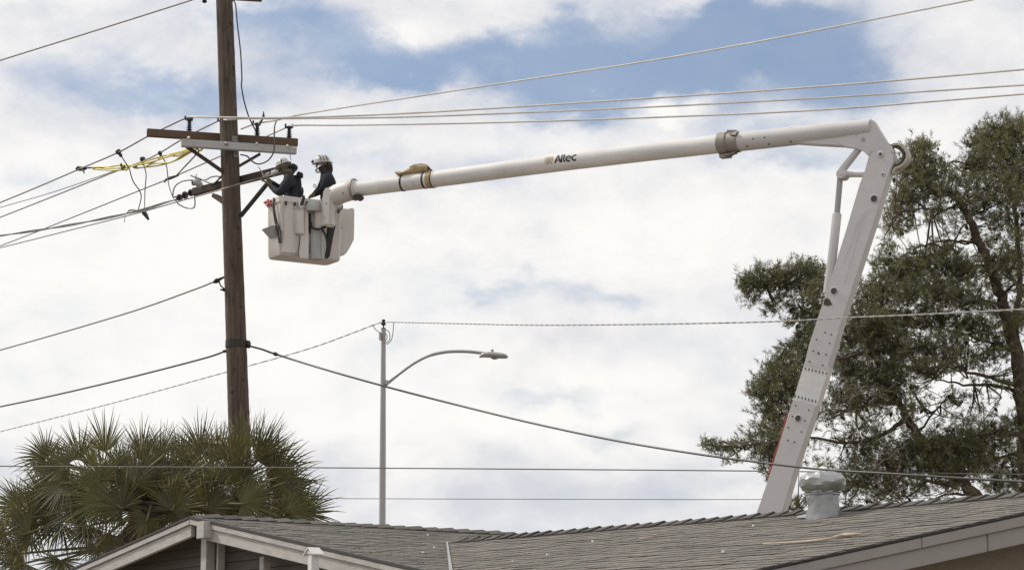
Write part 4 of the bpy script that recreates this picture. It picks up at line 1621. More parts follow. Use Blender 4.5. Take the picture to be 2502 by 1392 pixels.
# hose loop and curved guard behind the knuckle
m = MB()
pts = [(2184, 356), (2196, 354.5), (2209, 360), (2218, 372), (2220, 386), (2213, 400), (2202, 409), (2190, 414), (2184, 425)]
P = smooth_path([bp(x, y) for x, y in pts], 4)
inner = []
for i in range(len(P) - 1):
    t = (P[min(i + 1, len(P) - 1)] - P[max(i - 1, 0)]).normalized()
    t2 = (P[min(i + 2, len(P) - 1)] - P[i]).normalized()
    nrm, nrm2 = t.cross(nb).normalized() * .016, t2.cross(nb).normalized() * .016
    wA = nb * .07
    m.hexa([P[i] - wA - nrm, P[i] + wA - nrm, P[i] + wA + nrm, P[i] - wA + nrm], [P[i + 1] - wA - nrm2, P[i + 1] + wA - nrm2, P[i + 1] + wA + nrm2, P[i + 1] - wA + nrm2])
m.build('hose_guard', mat('cream_plastic', (.46, .43, .35), .5, var=.15, scale=10), truck, angle=60)
m = MB()
for k in range(3):
    o_ = -.04 + .04 * k
    m.tube(smooth_path([bp(2170, 356, o_), bp(2186, 358, o_), bp(2203, 366, o_), bp(2208, 381, o_), bp(2203, 396, o_), bp(2188, 408, o_), bp(2176, 420, o_)], 5), .022, 8)
m.build('hydraulic_hose', mat('olive_hose', (.09, .08, .05), .6, var=.4, scale=10), truck)

# ---- bucket
ba = Vector((.857, .515, 0))
bb = Vector((-.515, .857, 0))
BN = at(686.5, 621, 37.75)


def bk(a, b, z):
    return BN + ba * a + bb * b + Z * z


BH = .905
LA_, LB_ = 1.03, .50
m = MB()


def loop(a0, a1, b0, b1, z, ch=.05):
    return [bk(a0 + ch, b0, z), bk(a1 - ch, b0, z), bk(a1, b0 + ch, z), bk(a1, b1 - ch, z), bk(a1 - ch, b1, z), bk(a0 + ch, b1, z), bk(a0, b1 - ch, z), bk(a0, b0 + ch, z)]


rings = [loop(.02, LA_ - .02, .02, LB_ - .02, -.0, .05), loop(.0, LA_, .0, LB_, .03, .05), loop(-.012, LA_ + .012, -.012, LB_ + .012, BH - .10, .05), loop(-.03, LA_ + .03, -.03, LB_ + .03, BH - .09, .06),
         loop(-.032, LA_ + .032, -.032, LB_ + .032, BH, .06), loop(.02, LA_ - .02, .02, LB_ - .02, BH, .05), loop(.035, LA_ - .035, .035, LB_ - .035, .05, .05)]
vs, fs = [], []
for r_ in rings:
    vs += r_
for i in range(len(rings) - 1):
    for k in range(8):
        a, b = i * 8 + k, i * 8 + (k + 1) % 8
        fs.append((a, b, b + 8, a + 8))
fs.append(tuple(range(8)))
fs.append(tuple((len(rings) - 1) * 8 + k for k in range(8)))
m._add(vs, fs)
bucket = m.build('bucket', BUCKET, truck, bevel=.008, angle=35)
bucket['label'] = 'nearer white bucket holding the leaning worker'
# moulded front rib and lower moulding
m = MB()
m.prism([bk(.0 , -.016, .03), bk(.38, -.016, .03), bk(.38, -.016, .30), bk(.36, -.016, BH - .12), bk(.03, -.016, BH - .12), bk(.03, -.016, .22)], bb * .02)
m.build('bucket_panel', BUCKET, bucket, bevel=.008)
m = MB()
m.hexa([bk(-.012, .03, .08), bk(-.012, .42, .08), bk(.006, .42, .04), bk(.006, .03, .04)], [bk(-.02, .06, .33), bk(-.02, .42, .33), bk(.01, .42, .34), bk(.01, .06, .34)])
m.build('bucket_panel', BUCKET, bucket, bevel=.006)
# side step pocket
m = MB()
m.hexa([bk(-.03, .10, .27), bk(-.03, .36, .30), bk(.0, .36, .30), bk(.0, .10, .27)], [bk(-.14, .06, .44), bk(-.14, .42, .44), bk(.0, .42, .46), bk(.0, .06, .46)])
m.build('bucket_step', GREYP, bucket, bevel=.008)
# black strap and lanyard down the bucket side
m = MB()
m.tube(smooth_path([bk(-.04, .20, .90), bk(-.06, .17, .78), bk(-.06, .12, .58), bk(-.05, .04, .38), bk(-.04, .0, .24), bk(-.04, -.02, .17)], 5), .017, 6)
m.tube(smooth_path([bk(-.05, .17, .80), bk(-.06, .06, .55), bk(-.03, -.03, .35), bk(-.02, -.04, .16)], 5), .012, 6)
m.build('tool_strap', DARKM, bucket)
m = MB()
m.tube(smooth_path([bk(.0, -.05, .83), bk(-.03, -.02, .70), bk(-.02, -.03, .52), bk(.0, -.045, .36)], 5), .013, 6)
m.build('tool_strap', BUCKET, bucket)
# dark hooks under the rim
for a in (.05, .20, .40):
    m = MB()
    m.box(bk(a, -.045, BH - .12), ba * .012, bb * .012, Z * (.03 if a < .3 else .07))
    m.build('rim_hook', DARKM, bucket, smooth=False)
m = MB()
m.tube(smooth_path([bk(.22, -.04, BH - .1), bk(.20, -.05, BH - .17), bk(.19, -.045, BH - .2)], 4), .012, 6)
m.build('rim_hook', GREYP, bucket)

# second, farther bucket set higher on the right
def frp(px, py, P0):
    return on_plane(px, py, P0, bb)


F0 = bk(1.06, .30, .3)
m = MB()
outl = [(806, 513), (832, 505.5), (842, 509), (851, 510), (867, 506.5), (867, 548), (866, 585), (855, 606), (845, 622), (823, 627.5), (806, 629)]
Pp = [frp(x, y, F0) for x, y in outl]
m.prism(Pp, bb * .54)
b2 = m.build('bucket', BUCKET, truck, bevel=.02, angle=35)
b2['label'] = 'farther white bucket with a slanted lower corner'
m = MB()
for y in (547, 556):
    c = frp(834, y, F0 - bb * .004)
    m.lathe(c + bb * .01, -bb, [(0, .010), (.014, .009)], 8)
m.build('bucket_rivet', STAIN, b2)

# mount in front of the buckets: column, side box, dome, elbow leg, hoses
def mp_(px, py, out):
    return on_plane(px, py, BN - bb * out, bb)


def mprism(name, pts, out, thick, mt, bevel=.01, parent=truck):
    b = MB()
    b.prism([mp_(x, y, out) for x, y in pts], bb * thick)
    return b.build(name, mt, parent, bevel=bevel, angle=40)


mprism('mount_box', [(724, 516), (743, 514), (744, 572), (726, 570)], .10, .10, BUCKET)
mprism('mount_frame', [(730, 572), (743, 573), (745, 510), (754, 506), (755, 632), (729, 631), (729, 600)], .06, .06, BUCKET)
cl = MB()
c0 = mp_(770, 634, .0)
c1 = mp_(770, 556, .0)
cl.tube([c0 - bb * .0, c1], .10, 20)
cl.build('mount_column', GREYP, truck)
m = MB()
c0 = mp_(780, 553, .06)
c1 = mp_(780, 517, .06)
m.tube([mp_(780, 566, .06), c0, c1], [.05, .085, .085], 18)
m.build('rotator', BUCKET, truck)
m = MB()
c = mp_(765, 513, .05)
m.lathe(c, Z, [(-.03, .135), (.0, .14), (.05, .128), (.10, .105), (.14, .07), (.16, .03), (.165, .004)], 20)
m.build('control_dome', mat('grey_moulded_cover', (.43, .41, .385), .5, var=.15, scale=9), truck)
m = MB()
m.tube(smooth_path([mp_(760, 545, .02), mp_(762, 555, .10), mp_(778, 560, .15), mp_(798, 553, .15), mp_(805, 545, .10)], 5), .017, 6)
m.tube(smooth_path([mp_(787, 560, .12), mp_(795, 575, .12), mp_(800, 600, .10), mp_(795, 630, .05)], 5), .016, 6)
m.tube([mp_(757, 522, .02), mp_(758, 545, .03), mp_(757, 570, .03)], [.02, .024, .014], 6)
m.tube([mp_(733, 575, .08), mp_(731, 600, .08), mp_(728, 618, .08), mp_(731, 630, .07)], .008, 5)
m.build('control_hose', BLACK, truck)
mprism('hose_cover', [(806, 518), (822, 512), (820, 555), (814, 582), (806, 628), (799, 632), (797, 600), (801, 560)], .03, .10, BLACK, .012)
mprism('mount_strip', [(785, 572), (796, 572), (799, 630), (786, 631)], .05, .05, BUCKET, .006)
m = MB()
m.tube(smooth_path([mp_(762, 556, -.0), mp_(758, 590, .02), mp_(757, 618, .02)], 4), .006, 5)
m.build('control_cable', BLACK, truck)
# elbow at the boom tip, bending down to the mount
ctr = [(871, 462.5, .138), (866, 463.5, .155), (852, 466, .158), (836, 470.5, .162), (818, 479, .158), (807, 488, .135), (800, 500, .105), (797, 520, .085), (796, 553, .082)]
m = MB()
P = [bp(x, y, .02) for x, y, _ in ctr]
m.tube(P, [r_ for _, _, r_ in ctr], 24)
m.build('boom_elbow', BUCKET, truck, angle=50)
m = MB()
eb = [(787, 463), (800, 455), (809, 458), (809, 552), (790, 552), (786, 500)]
m.prism([bp(x, y, .175) for x, y in eb], -nb * .16)
m.build('elbow_leg', BUCKET, truck, bevel=.03, angle=40)
m = MB()
for x, y, rr in ((798, 497, .010), (794, 532, .008), (838, 472, .010)):
    m.lathe(bp(x, y, .17), nb, [(0, rr), (.012, rr * .9)], 8)
m.build('elbow_bolt', STAIN, truck)
m = MB()
m.tube([bp(864, 463.8, .02), bp(864.5, 463.7, .02), bp(868.5, 463.1, .02), bp(869, 463, .02)], [.14, .172, .172, .14], 26)
m.build('elbow_flange', COLLAR, truck, angle=35)
m = MB()
for x, y in ((829, 450.5), (815, 454), (806, 459)):
    m.lathe(bp(x, y + 1, .02), Z, [(0, .016), (.02, .012)], 8)
m.build('elbow_bolt', WHITE, truck)
m = MB()
m.box(bp(875, 482, .05), ub * .05, nb * .06, Z * .03)
m.tube(smooth_path([bp(874, 484, .1), bp(878, 489, .1), bp(884, 488, .08), bp(888, 482, .06)], 4), .016, 6)
m.build('tip_bracket', DARKM, truck)
m = MB()
m.tube(smooth_path([bp(838, 504, .1), bp(832, 512, .12), bp(827, 519, .12), bp(826, 512, .1)], 4), [.012] * 8 + [.022] * 8, 6)
m.build('tip_hook', STAIN, truck)

# ---- the lower body of the truck, behind the roof
m = MB()
m.lathe(Vector((tl.x, tl.y, 0)), Z, [(.95, .42), (1.0, .46), (1.9, .40), (2.0, .36), (2.35, .30)], 24)
m.build('turret', STEELW, truck)
m = MB()
for s_ in (-1, 1):
    m.box(tl + nb * .16 * s_ + Z * -.02, ub * .24, nb * .03, Z * .30)
m.build('boom_cradle', STEELW, truck, bevel=.01)
fd = Vector((1, .1, 0)).normalized()
sd = Vector((-.1, 1, 0)).normalized()
tb = Vector((tl.x, tl.y, 0))
m = MB()
m.box(tb + fd * .6 + Z * .82, fd * 2.6, sd * 1.1, Z * .12)
m.build('truck_bed', WHITE, truck, bevel=.03)
for s_ in (-1, 1):
    m = MB()
    m.box(tb + fd * 1.0 + sd * s_ * .92 + Z * 1.2, fd * 2.0, sd * .2, Z * .26)
    m.build('tool_locker', WHITE, truck, bevel=.03)
m = MB()
cb = tb - fd * 3.1
m.prism([cb + fd * 1.0 - sd * 1.05 + Z * .6, cb + fd * 1.0 - sd * 1.05 + Z * 2.3, cb - fd * .1 - sd * 1.05 + Z * 2.3, cb - fd * .5 - sd * 1.05 + Z * 1.5, cb - fd * 1.5 - sd * 1.05 + Z * 1.3, cb - fd * 1.6 - sd * 1.05 + Z * .6], sd * 2.1)
m.build('cab', WHITE, truck, bevel=.04)
for a, s_ in ((-3.9, -1), (-3.9, 1), (1.9, -1), (1.9, 1)):
    m = MB()
    m.lathe(tb + fd * a + sd * (s_ * .82) + Z * .48 - sd * .14, sd, [(0, .38), (.02, .48), (.26, .48), (.28, .38)], 24)
    m.build('wheel', TYRE, truck)

# red tool clamps hung on the bucket rim
m = MB()
rr_ = random.Random(2)
c = bk(-.03, LB_ * .85, BH - .02)
m.tube([at(644, 496, 38.1), at(652, 493, 38.1), at(660, 494, 38.05)], [.012, .024, .014], 6)
m.tube([at(655, 488, 38.1), at(657, 498, 38.05), at(652, 505, 38.05)], [.018, .022, .012], 6)
m.tube([at(661, 489, 38.0), at(664, 497, 38.0), at(662, 504, 38.0)], [.02, .022, .014], 6)
m.tube([at(650, 498, 38.1), at(655, 502, 38.05)], [.022, .02], 6)
tag(m.build('hand_tool', RED), 'red handled clamp tools hung on the left corner of the bucket rim', 'tool')
m = MB()
m.tube(smooth_path([at(737, 476, 37.95), at(740, 484, 37.9), at(738, 495, 37.9), at(734, 503, 37.85)], 4), [.012] * 6 + [.028] * 7, 7)
m.tube([at(742, 478, 37.9), at(744, 488, 37.9)], [.02, .012], 6)
tag(m.build('tool_pouch', DARKM), 'dark tool pouch hooked on the rim beside the dome cover', 'pouch')
m = MB()
m.tube(smooth_path([at(734, 490, 37.85), at(731, 498, 37.82), at(734, 507, 37.82), at(740, 503, 37.82)], 4), .013, 6)
tag(m.build('rim_shackle', WHITE), 'white hook clipped over the rim near the dark pouch', 'hook')

# ---------------------------------------------------------------- the two workers
def person(label, J, hands, origin):
    """J: joint name -> (world point, radius); one continuous skinned body, hard hat and clothes as children"""
    t = thing('person', origin, label, 'person')
    names, edges = [], []
    me = bpy.data.meshes.new('body')
    idx = {}
    vs, rad = [], []

    def vert(p, r):
        vs.append(p - origin)
        rad.append(r)
        return len(vs) - 1

    for k, (p, r) in J.items():
        idx[k] = vert(p, r)
    links = [('pelvis', 'waist'), ('waist', 'chest'), ('chest', 'upper'), ('upper', 'neck'), ('neck', 'jaw'), ('jaw', 'head'),
             ('upper', 'sh_n'), ('sh_n', 'el_n'), ('el_n', 'wr_n'), ('upper', 'sh_f'), ('sh_f', 'el_f'), ('el_f', 'wr_f'),
             ('pelvis', 'hip_n'), ('hip_n', 'kn_n'), ('kn_n', 'an_n'), ('an_n', 'to_n'), ('pelvis', 'hip_f'), ('hip_f', 'kn_f'), ('kn_f', 'an_f'), ('an_f', 'to_f')]
    edges = [(idx[a], idx[b]) for a, b in links]
    for side, (hd, side_v, curl) in hands.items():
        w = J['wr_' + side][0]
        palm = vert(w + hd * .075, .028)
        edges.append((idx['wr_' + side], palm))
        up_ = hd.cross(side_v).normalized()
        for i, (off, ln) in enumerate(((-.030, .062), (-.011, .074), (.009, .070), (.028, .054))):
            a = vert(w + hd * .105 + side_v * off, .010)
            b = vert(w + hd * (.105 + ln * .55) + side_v * off * 1.1 + up_ * curl * .02, .009)
            c = vert(w + hd * (.105 + ln * .8) + side_v * off * 1.1 + up_ * curl * .05, .008)
            edges += [(palm, a), (a, b), (b, c)]
        th0 = vert(w + hd * .05 - side_v * .042, .012)
        th1 = vert(w + hd * .085 - side_v * .062 + up_ * curl * .02, .010)
        edges += [(palm, th0), (th0, th1)]
    me.from_pydata([tuple(v) for v in vs], edges, [])
    ob = bpy.data.objects.new('body', me)
    COL.objects.link(ob)
    sk = ob.modifiers.new('skin', 'SKIN')
    ob.modifiers.new('sub', 'SUBSURF').levels = 2
    lay = me.skin_vertices[0].data
    for i, r in enumerate(rad):
        lay[i].radius = (r, r)
        lay[i].use_root = (i == idx['pelvis'])
    bpy.context.view_layer.update()
    me2 = bpy.data.meshes.new_from_object(ob.evaluated_get(bpy.context.evaluated_depsgraph_get()))
    bpy.data.objects.remove(ob)
    me2.name = 'body'
    me2.materials.clear()
    for mm in (NAVY, TROUS, GLOVE, t_face[0]):
        me2.materials.append(mm)
    nk = J['neck'][0] - origin
    hd_ = J['head'][0] - origin
    wn, wf = J['wr_n'][0] - origin, J['wr_f'][0] - origin
    pel = J['pelvis'][0] - origin
    for p in me2.polygons:
        c = p.center
        p.use_smooth = True
        if (c - wn).length < .20 and (c - wn).dot(J['wr_n'][0] - J['el_n'][0]) > .0:
            p.material_index = 2
        elif (c - wf).length < .20 and (c - wf).dot(J['wr_f'][0] - J['el_f'][0]) > .0:
            p.material_index = 2
        elif (c - nk).dot(hd_ - nk) > 0 and (c - hd_).length < .25:
            p.material_index = 3
        elif c.z < pel.z - .02:
            p.material_index = 1
        else:
            p.material_index = 0
    body = bpy.data.objects.new('body', me2)
    COL.objects.link(body)
    body.parent = t
    return t


def head_bits(t, hc, fwd, upv, hs, face):
    """nose, ears and eyes on the head, hat with brim; hc head centre"""
    side = fwd.cross(upv).normalized()
    m = MB().use(face)
    m.tube([hc + fwd * .085 + upv * .01, hc + fwd * .112 - upv * .025], [.010, .017], 7)
    m.build('nose', None, t)
    for s_ in (-1, 1):
        m = MB()
        m.ball(hc + side * s_ * .082 - upv * .01, .014, .024, .032)
        m.build('ear', face, t)
        m = MB()
        m.ball(hc + fwd * .086 + side * s_ * .03 + upv * .016, .011)
        m.build('eye', BLACK, t)
    m = MB()
    m.tube([hc + fwd * .093 + side * .025 - upv * .06, hc + fwd * .098 - upv * .06, hc + fwd * .093 - side * .025 - upv * .06], .006, 5)
    m.build('mouth', face, t)
    # shell
    c = hc + upv * .03
    vs, fs, n = [], [], 24
    prof = [(0.0, 1.34), (.010, 1.31), (.016, 1.03), (.06, 1.0), (.10, .86), (.128, .6), (.142, .3), (.146, .02)]
    for d, r_ in prof:
        for k in range(n):
            a = 2 * math.pi * k / n
            ra = .132 if True else 0
            rx, ry = .138 * r_ * hs, .116 * r_ * hs
            if r_ > 1.05:
                # brim, longer to the front
                rx *= 1 + .10 * max(0, math.cos(a))
            ridge = .006 if (abs(math.sin(a)) < .3 and r_ < 1.04) else 0
            vs.append(c + upv * (d * hs + ridge) + fwd * math.cos(a) * rx + side * math.sin(a) * ry)
    for i in range(len(prof) - 1):
        for k in range(n):
            a, b = i * n + k, i * n + (k + 1) % n
            fs.append((a, b, b + n, a + n))
    fs.append(tuple((len(prof) - 1) * n + k for k in range(n)))
    fs.append(tuple(range(n - 1, -1, -1)))
    m = MB()
    m._add(vs, fs)
    hat = m.build('hard_hat', HAT, t, angle=50)
    return hat, side, c


# worker in the nearer bucket, bent towards the crossarm
t_face = [GAITER]
WY = 38.18
F1 = bk(.38, .25, .06)
hipc = at(713, 497, WY)


def px3(x, y, dy=0.0, base=WY):
    return at(x, y, base + dy)


J = {
    'pelvis': (hipc, .135), 'waist': (px3(713, 477), .135), 'chest': (px3(713, 456), .15), 'upper': (px3(711, 437), .12), 'neck': (px3(702, 424), .066), 'jaw': (px3(698, 418), .084), 'head': (px3(693, 409), .100),
    'sh_n': (px3(709, 440, -.18), .092), 'el_n': (px3(683, 474, -.24), .068), 'wr_n': (px3(662, 456, -.06), .040),
    'sh_f': (px3(709, 440, .18), .092), 'el_f': (px3(684, 462, .24), .066), 'wr_f': (px3(664, 446, .16), .040),
    'hip_n': (hipc + Vector((.0, -.09, -.06)), .105), 'kn_n': (hipc + Vector((.02, -.09, -.46)), .072), 'an_n': (Vector((hipc.x + .03, hipc.y - .09, F1.z + .10)), .05), 'to_n': (Vector((hipc.x - .10, hipc.y - .09, F1.z + .05)), .045),
    'hip_f': (hipc + Vector((.0, .09, -.06)), .105), 'kn_f': (hipc + Vector((.02, .09, -.46)), .072), 'an_f': (Vector((hipc.x + .03, hipc.y + .09, F1.z + .10)), .05), 'to_f': (Vector((hipc.x - .10, hipc.y + .09, F1.z + .05)), .045),
}
hands = {'n': (Vector((-.6, .2, .75)).normalized(), Vector((.3, .9, .1)).normalized(), 1), 'f': (Vector((-.75, .1, .6)).normalized(), Vector((.2, .95, .0)).normalized(), 1)}
w1 = person('worker in white hard hat and navy jacket reaching both arms to the crossarm', J, hands, Vector((hipc.x, hipc.y, F1.z)))
fw1, up1 = Vector((-.66, .70, -.28)).normalized(), Vector((-.30, .1, .95)).normalized()
up1 = (up1 - fw1 * up1.dot(fw1)).normalized()
hc = J['head'][0]
hat, sd1, hcx = head_bits(w1, hc, fw1, up1, .80, GAITER)
m = MB()
m.box(hcx + up1 * .055 - sd1 * .0 + Vector((0, -.098, 0)), Vector((.010, .004, 0)), Vector((0, .006, 0)), up1 * .03)
m.build('hat_clip', DARKM, hat, smooth=False)
# hood rolled behind the head, padded back, belt
m = MB()
m.tube([px3(692, 420, -.06), px3(701, 422, -.07), px3(710, 421, -.06), px3(716, 418, -.0)], [.045, .062, .06, .04], 10)
m.build('hood', GAITER, w1)
m = MB()
m.tube([px3(707, 409, -.07), px3(716, 407, -.05), px3(720, 410, .02), px3(716, 409, .1)], [.04, .052, .052, .03], 9)
m.tube([px3(715, 412, -.06), px3(719, 420, -.05)], [.045, .05], 8)
m.build('collar', NAVY, w1)
m = MB()
m.tube([px3(727, 424, -.10), px3(735, 428, -.09), px3(736, 434, -.08)], [.04, .046, .03], 9)
m.tube([px3(727, 424, .10), px3(735, 428, .09), px3(736, 434, .08)], [.04, .046, .03], 9)
m.build('harness_pad', NAVY, w1)
m = MB()
m.tube([px3(724, 430, 0), px3(724, 450, 0), px3(724, 475, 0), px3(720, 495, 0)], [.07, .085, .09, .08], 10)
m.build('jacket_back', NAVY, w1)
m = MB()
m.tube([px3(739, 458, -.02), px3(740, 466, -.03), px3(739, 478, -.04)], [.010, .016, .014], 6)
m.build('belt_strap', DARKM, w1)

# worker standing upright in the farther bucket
t_face = [DGAIT]
c2 = frp(803, 627, F0) + bb * .27
WY2 = c2.y
F2z = c2.z + .05
hp = at(800, 489, WY2)


def px4(x, y, dy=0.0):
    return at(x, y, WY2 + dy)


J = {
    'pelvis': (hp, .13), 'waist': (px4(801, 472), .135), 'chest': (px4(801, 451), .148), 'upper': (px4(801, 435), .122), 'neck': (px4(794, 421), .075), 'jaw': (px4(790, 413), .086), 'head': (px4(789, 404), .098),
    'sh_n': (px4(805, 438, -.20), .092), 'el_n': (px4(791, 462, -.22), .068), 'wr_n': (px4(773, 474, -.14), .040),
    'sh_f': (px4(796, 437, .18), .09), 'el_f': (px4(783, 461, .20), .066), 'wr_f': (px4(768, 474, .08), .040),
    'hip_n': (hp + Vector((.0, -.09, -.06)), .10), 'kn_n': (hp + Vector((.0, -.09, -.48)), .07), 'an_n': (Vector((hp.x + .02, hp.y - .09, F2z + .10)), .05), 'to_n': (Vector((hp.x - .11, hp.y - .09, F2z + .05)), .045),
    'hip_f': (hp + Vector((.0, .09, -.06)), .10), 'kn_f': (hp + Vector((.0, .09, -.48)), .07), 'an_f': (Vector((hp.x + .02, hp.y + .09, F2z + .10)), .05), 'to_f': (Vector((hp.x - .11, hp.y + .09, F2z + .05)), .045),
}
hands = {'n': (Vector((-.8, -.1, -.45)).normalized(), Vector((-.1, .95, .2)).normalized(), 1), 'f': (Vector((-.75, -.1, -.55)).normalized(), Vector((-.1, .95, .2)).normalized(), 1)}
w2 = person('worker in strapped white hard hat standing upright behind the boom elbow', J, hands, Vector((hp.x, hp.y, F2z)))
fw2, up2 = Vector((-.93, -.30, -.10)).normalized(), Vector((-.05, 0, 1)).normalized()
up2 = (up2 - fw2 * up2.dot(fw2)).normalized()
hc = J['head'][0]
hat, sd2, hcx = head_bits(w2, hc, fw2, up2, .86, DGAIT)
# hat straps, ear cup, pale mask edge, hood at the nape
m = MB()
for k in (-1, 0, 1):
    m.tube([hcx + fw2 * (.05 * k) + sd2 * s_ * y_ + up2 * z_ for s_, y_, z_ in ((-1, .112, .018), (-1, .098, .066), (-1, .053, .116), (1, .0, .131), (1, .053, .116), (1, .098, .06))], .0055, 5)
m.tube([hcx + fw2 * .14 + up2 * .02, hcx + fw2 * .165 + up2 * .035, hcx + fw2 * .15 + up2 * .06], [.018, .026, .014], 6)
m.build('hat_strap', BLACK, hat)
m = MB()
m.tube([hc + fw2 * .10 + sd2 * -.05 - up2 * .05, hc + fw2 * .125 - up2 * .075, hc + fw2 * .10 - up2 * .105, hc + fw2 * .06 - sd2 * .05 - up2 * .12], [.012, .018, .020, .012], 7)
m.build('mask_edge', HAT, w2)
m = MB()
m.tube([px4(799, 399, -.07), px4(805, 405, -.04), px4(806, 414, 0), px4(802, 424, 0)], [.035, .05, .05, .06], 8)
m.tube([px4(791, 424, -.05), px4(798, 427, 0), px4(800, 424, .05)], [.05, .06, .05], 8)
m.build('hood', DGAIT, w2)
m = MB()
m.tube(smooth_path([px4(768, 458, -.1), px4(766, 454, -.1), px4(769, 450, -.1), px4(772, 455, -.1), px4(769, 459, -.1)], 3), .007, 5)
m.build('snap_ring', GALV, w2)

# ---------------------------------------------------------------- fan palm
PMY = 38.35
pr = random.Random(42)
pfoot = at(300, 1400, PMY)
palm = thing('fan_palm', Vector((pfoot.x, pfoot.y, 0)), 'wide green fan palm with spiky leaves behind the left gable', 'palm')
crown = at(385, 1235, PMY)
m = MB()
tpts = [Vector((pfoot.x - .1, pfoot.y, 0)), Vector((pfoot.x, pfoot.y, 1.5)), at(318, 1392, PMY), at(345, 1320, PMY), at(372, 1265, PMY), at(390, 1215, PMY)]
tp = smooth_path(tpts, 6)
rr_t = [.24 + .02 * math.sin(i * 2.1) + pr.uniform(-.015, .015) for i in range(len(tp))]
rr_t[-4:] = [.24, .2, .14, .05]
m.tube(tp, rr_t, 16)
m.build('trunk', PTRUNK, palm, angle=60)


def frond(hx, hy, tx, ty, rpx, dY, spread=118, start=None, leaf=None):
    up_fan = ty < -66 and hy < 1150
    if up_fan:
        spread = pr.uniform(40, 74)
        rpx = rpx * 1.03
    leaf = leaf or (FRONDY if pr.random() < .24 else FROND)
    hy += 6 if up_fan else 0
    H = at(hx, hy, PMY + dY)
    q = mpp(H)
    tip = at(hx + tx, hy + ty, PMY + dY)
    d = (tip - H).normalized()
    Rr = rpx * q * 1.14
    # tilt the blade axis and plane out of the picture plane
    tc = (CAM - H).normalized()
    nrm = (tc + Vector((pr.uniform(-.55, .55), pr.uniform(-.2, .2), pr.uniform(.0, .7)))).normalized()
    d = (d + tc * pr.uniform(-.25, .35)).normalized()
    nrm = (nrm - d * nrm.dot(d)).normalized()
    s = nrm.cross(d).normalized()
    m = MB().use(PETIO)
    base = start if start is not None else crown + Vector((pr.uniform(-.18, .18), pr.uniform(-.15, .15), pr.uniform(-.25, .2)))
    mid = base.lerp(H, .5) + Z * (.02 + .05 * (H - base).length) * pr.uniform(.2, 1)
    pp = smooth_path([base, mid, H, H + d * Rr * .16], 5)
    m.tube(pp, [.028 - .017 * i / (len(pp) - 1) for i in range(len(pp))], 5)
    n = 30 if up_fan else 42
    sp = R(spread)
    droop = pr.uniform(.03, .24) * (1 if ty > -60 else .45)
    vs, fs = [], []
    st = (0.04, .28, .48, .72, .90, 1.0)
    dw = 2 * sp / n
    for i in range(n):
        a = -sp + dw * (i + .5)
        L = Rr * (1.0 - .24 * (abs(a) / sp) ** 2) * pr.uniform(.74, 1.12)
        fold = .16 if i % 2 else -.0
        aj = a + pr.gauss(0, .028)
        bend = pr.gauss(0, .10)
        o = len(vs)
        hang = pr.uniform(.5, 1.6) * droop
        for t in st:
            joined = .42
            w = (t * L * math.tan(dw / 2) * 1.08) if t <= joined else (joined * L * math.tan(dw / 2) * 1.0) * max(0.0, (1 - (t - joined) / (1 - joined))) ** .95 + .0012
            aa = a + (aj - a) * t + bend * max(0, t - .4) ** 1.5
            e = d * math.cos(aa) + s * math.sin(aa)
            pvec = nrm.cross(e)
            c = H + e * (L * t) + nrm * (.10 * Rr * (1 - math.cos(aa)) * t * -1)
            c = c - Z * (hang * L * max(0, t - .45) ** 2 * 1.6)
            vs += [c - pvec * w, c + nrm * (w * .55), c + pvec * w]
        for j in range(len(st) - 1):
            b = o + 3 * j
            fs += [(b, b + 1, b + 4, b + 3), (b + 1, b + 2, b + 5, b + 4)]
    m.use(leaf)
    dry = pr.uniform(.25, .8)
    m._add(vs, fs)
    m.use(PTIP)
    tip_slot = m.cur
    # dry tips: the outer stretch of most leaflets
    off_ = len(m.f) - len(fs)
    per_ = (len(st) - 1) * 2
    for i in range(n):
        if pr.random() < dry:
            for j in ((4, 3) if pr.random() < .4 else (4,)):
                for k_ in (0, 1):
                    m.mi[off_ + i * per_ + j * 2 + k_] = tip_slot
    ob = m.build('frond', None, palm, fix=False, angle=30)
    return ob


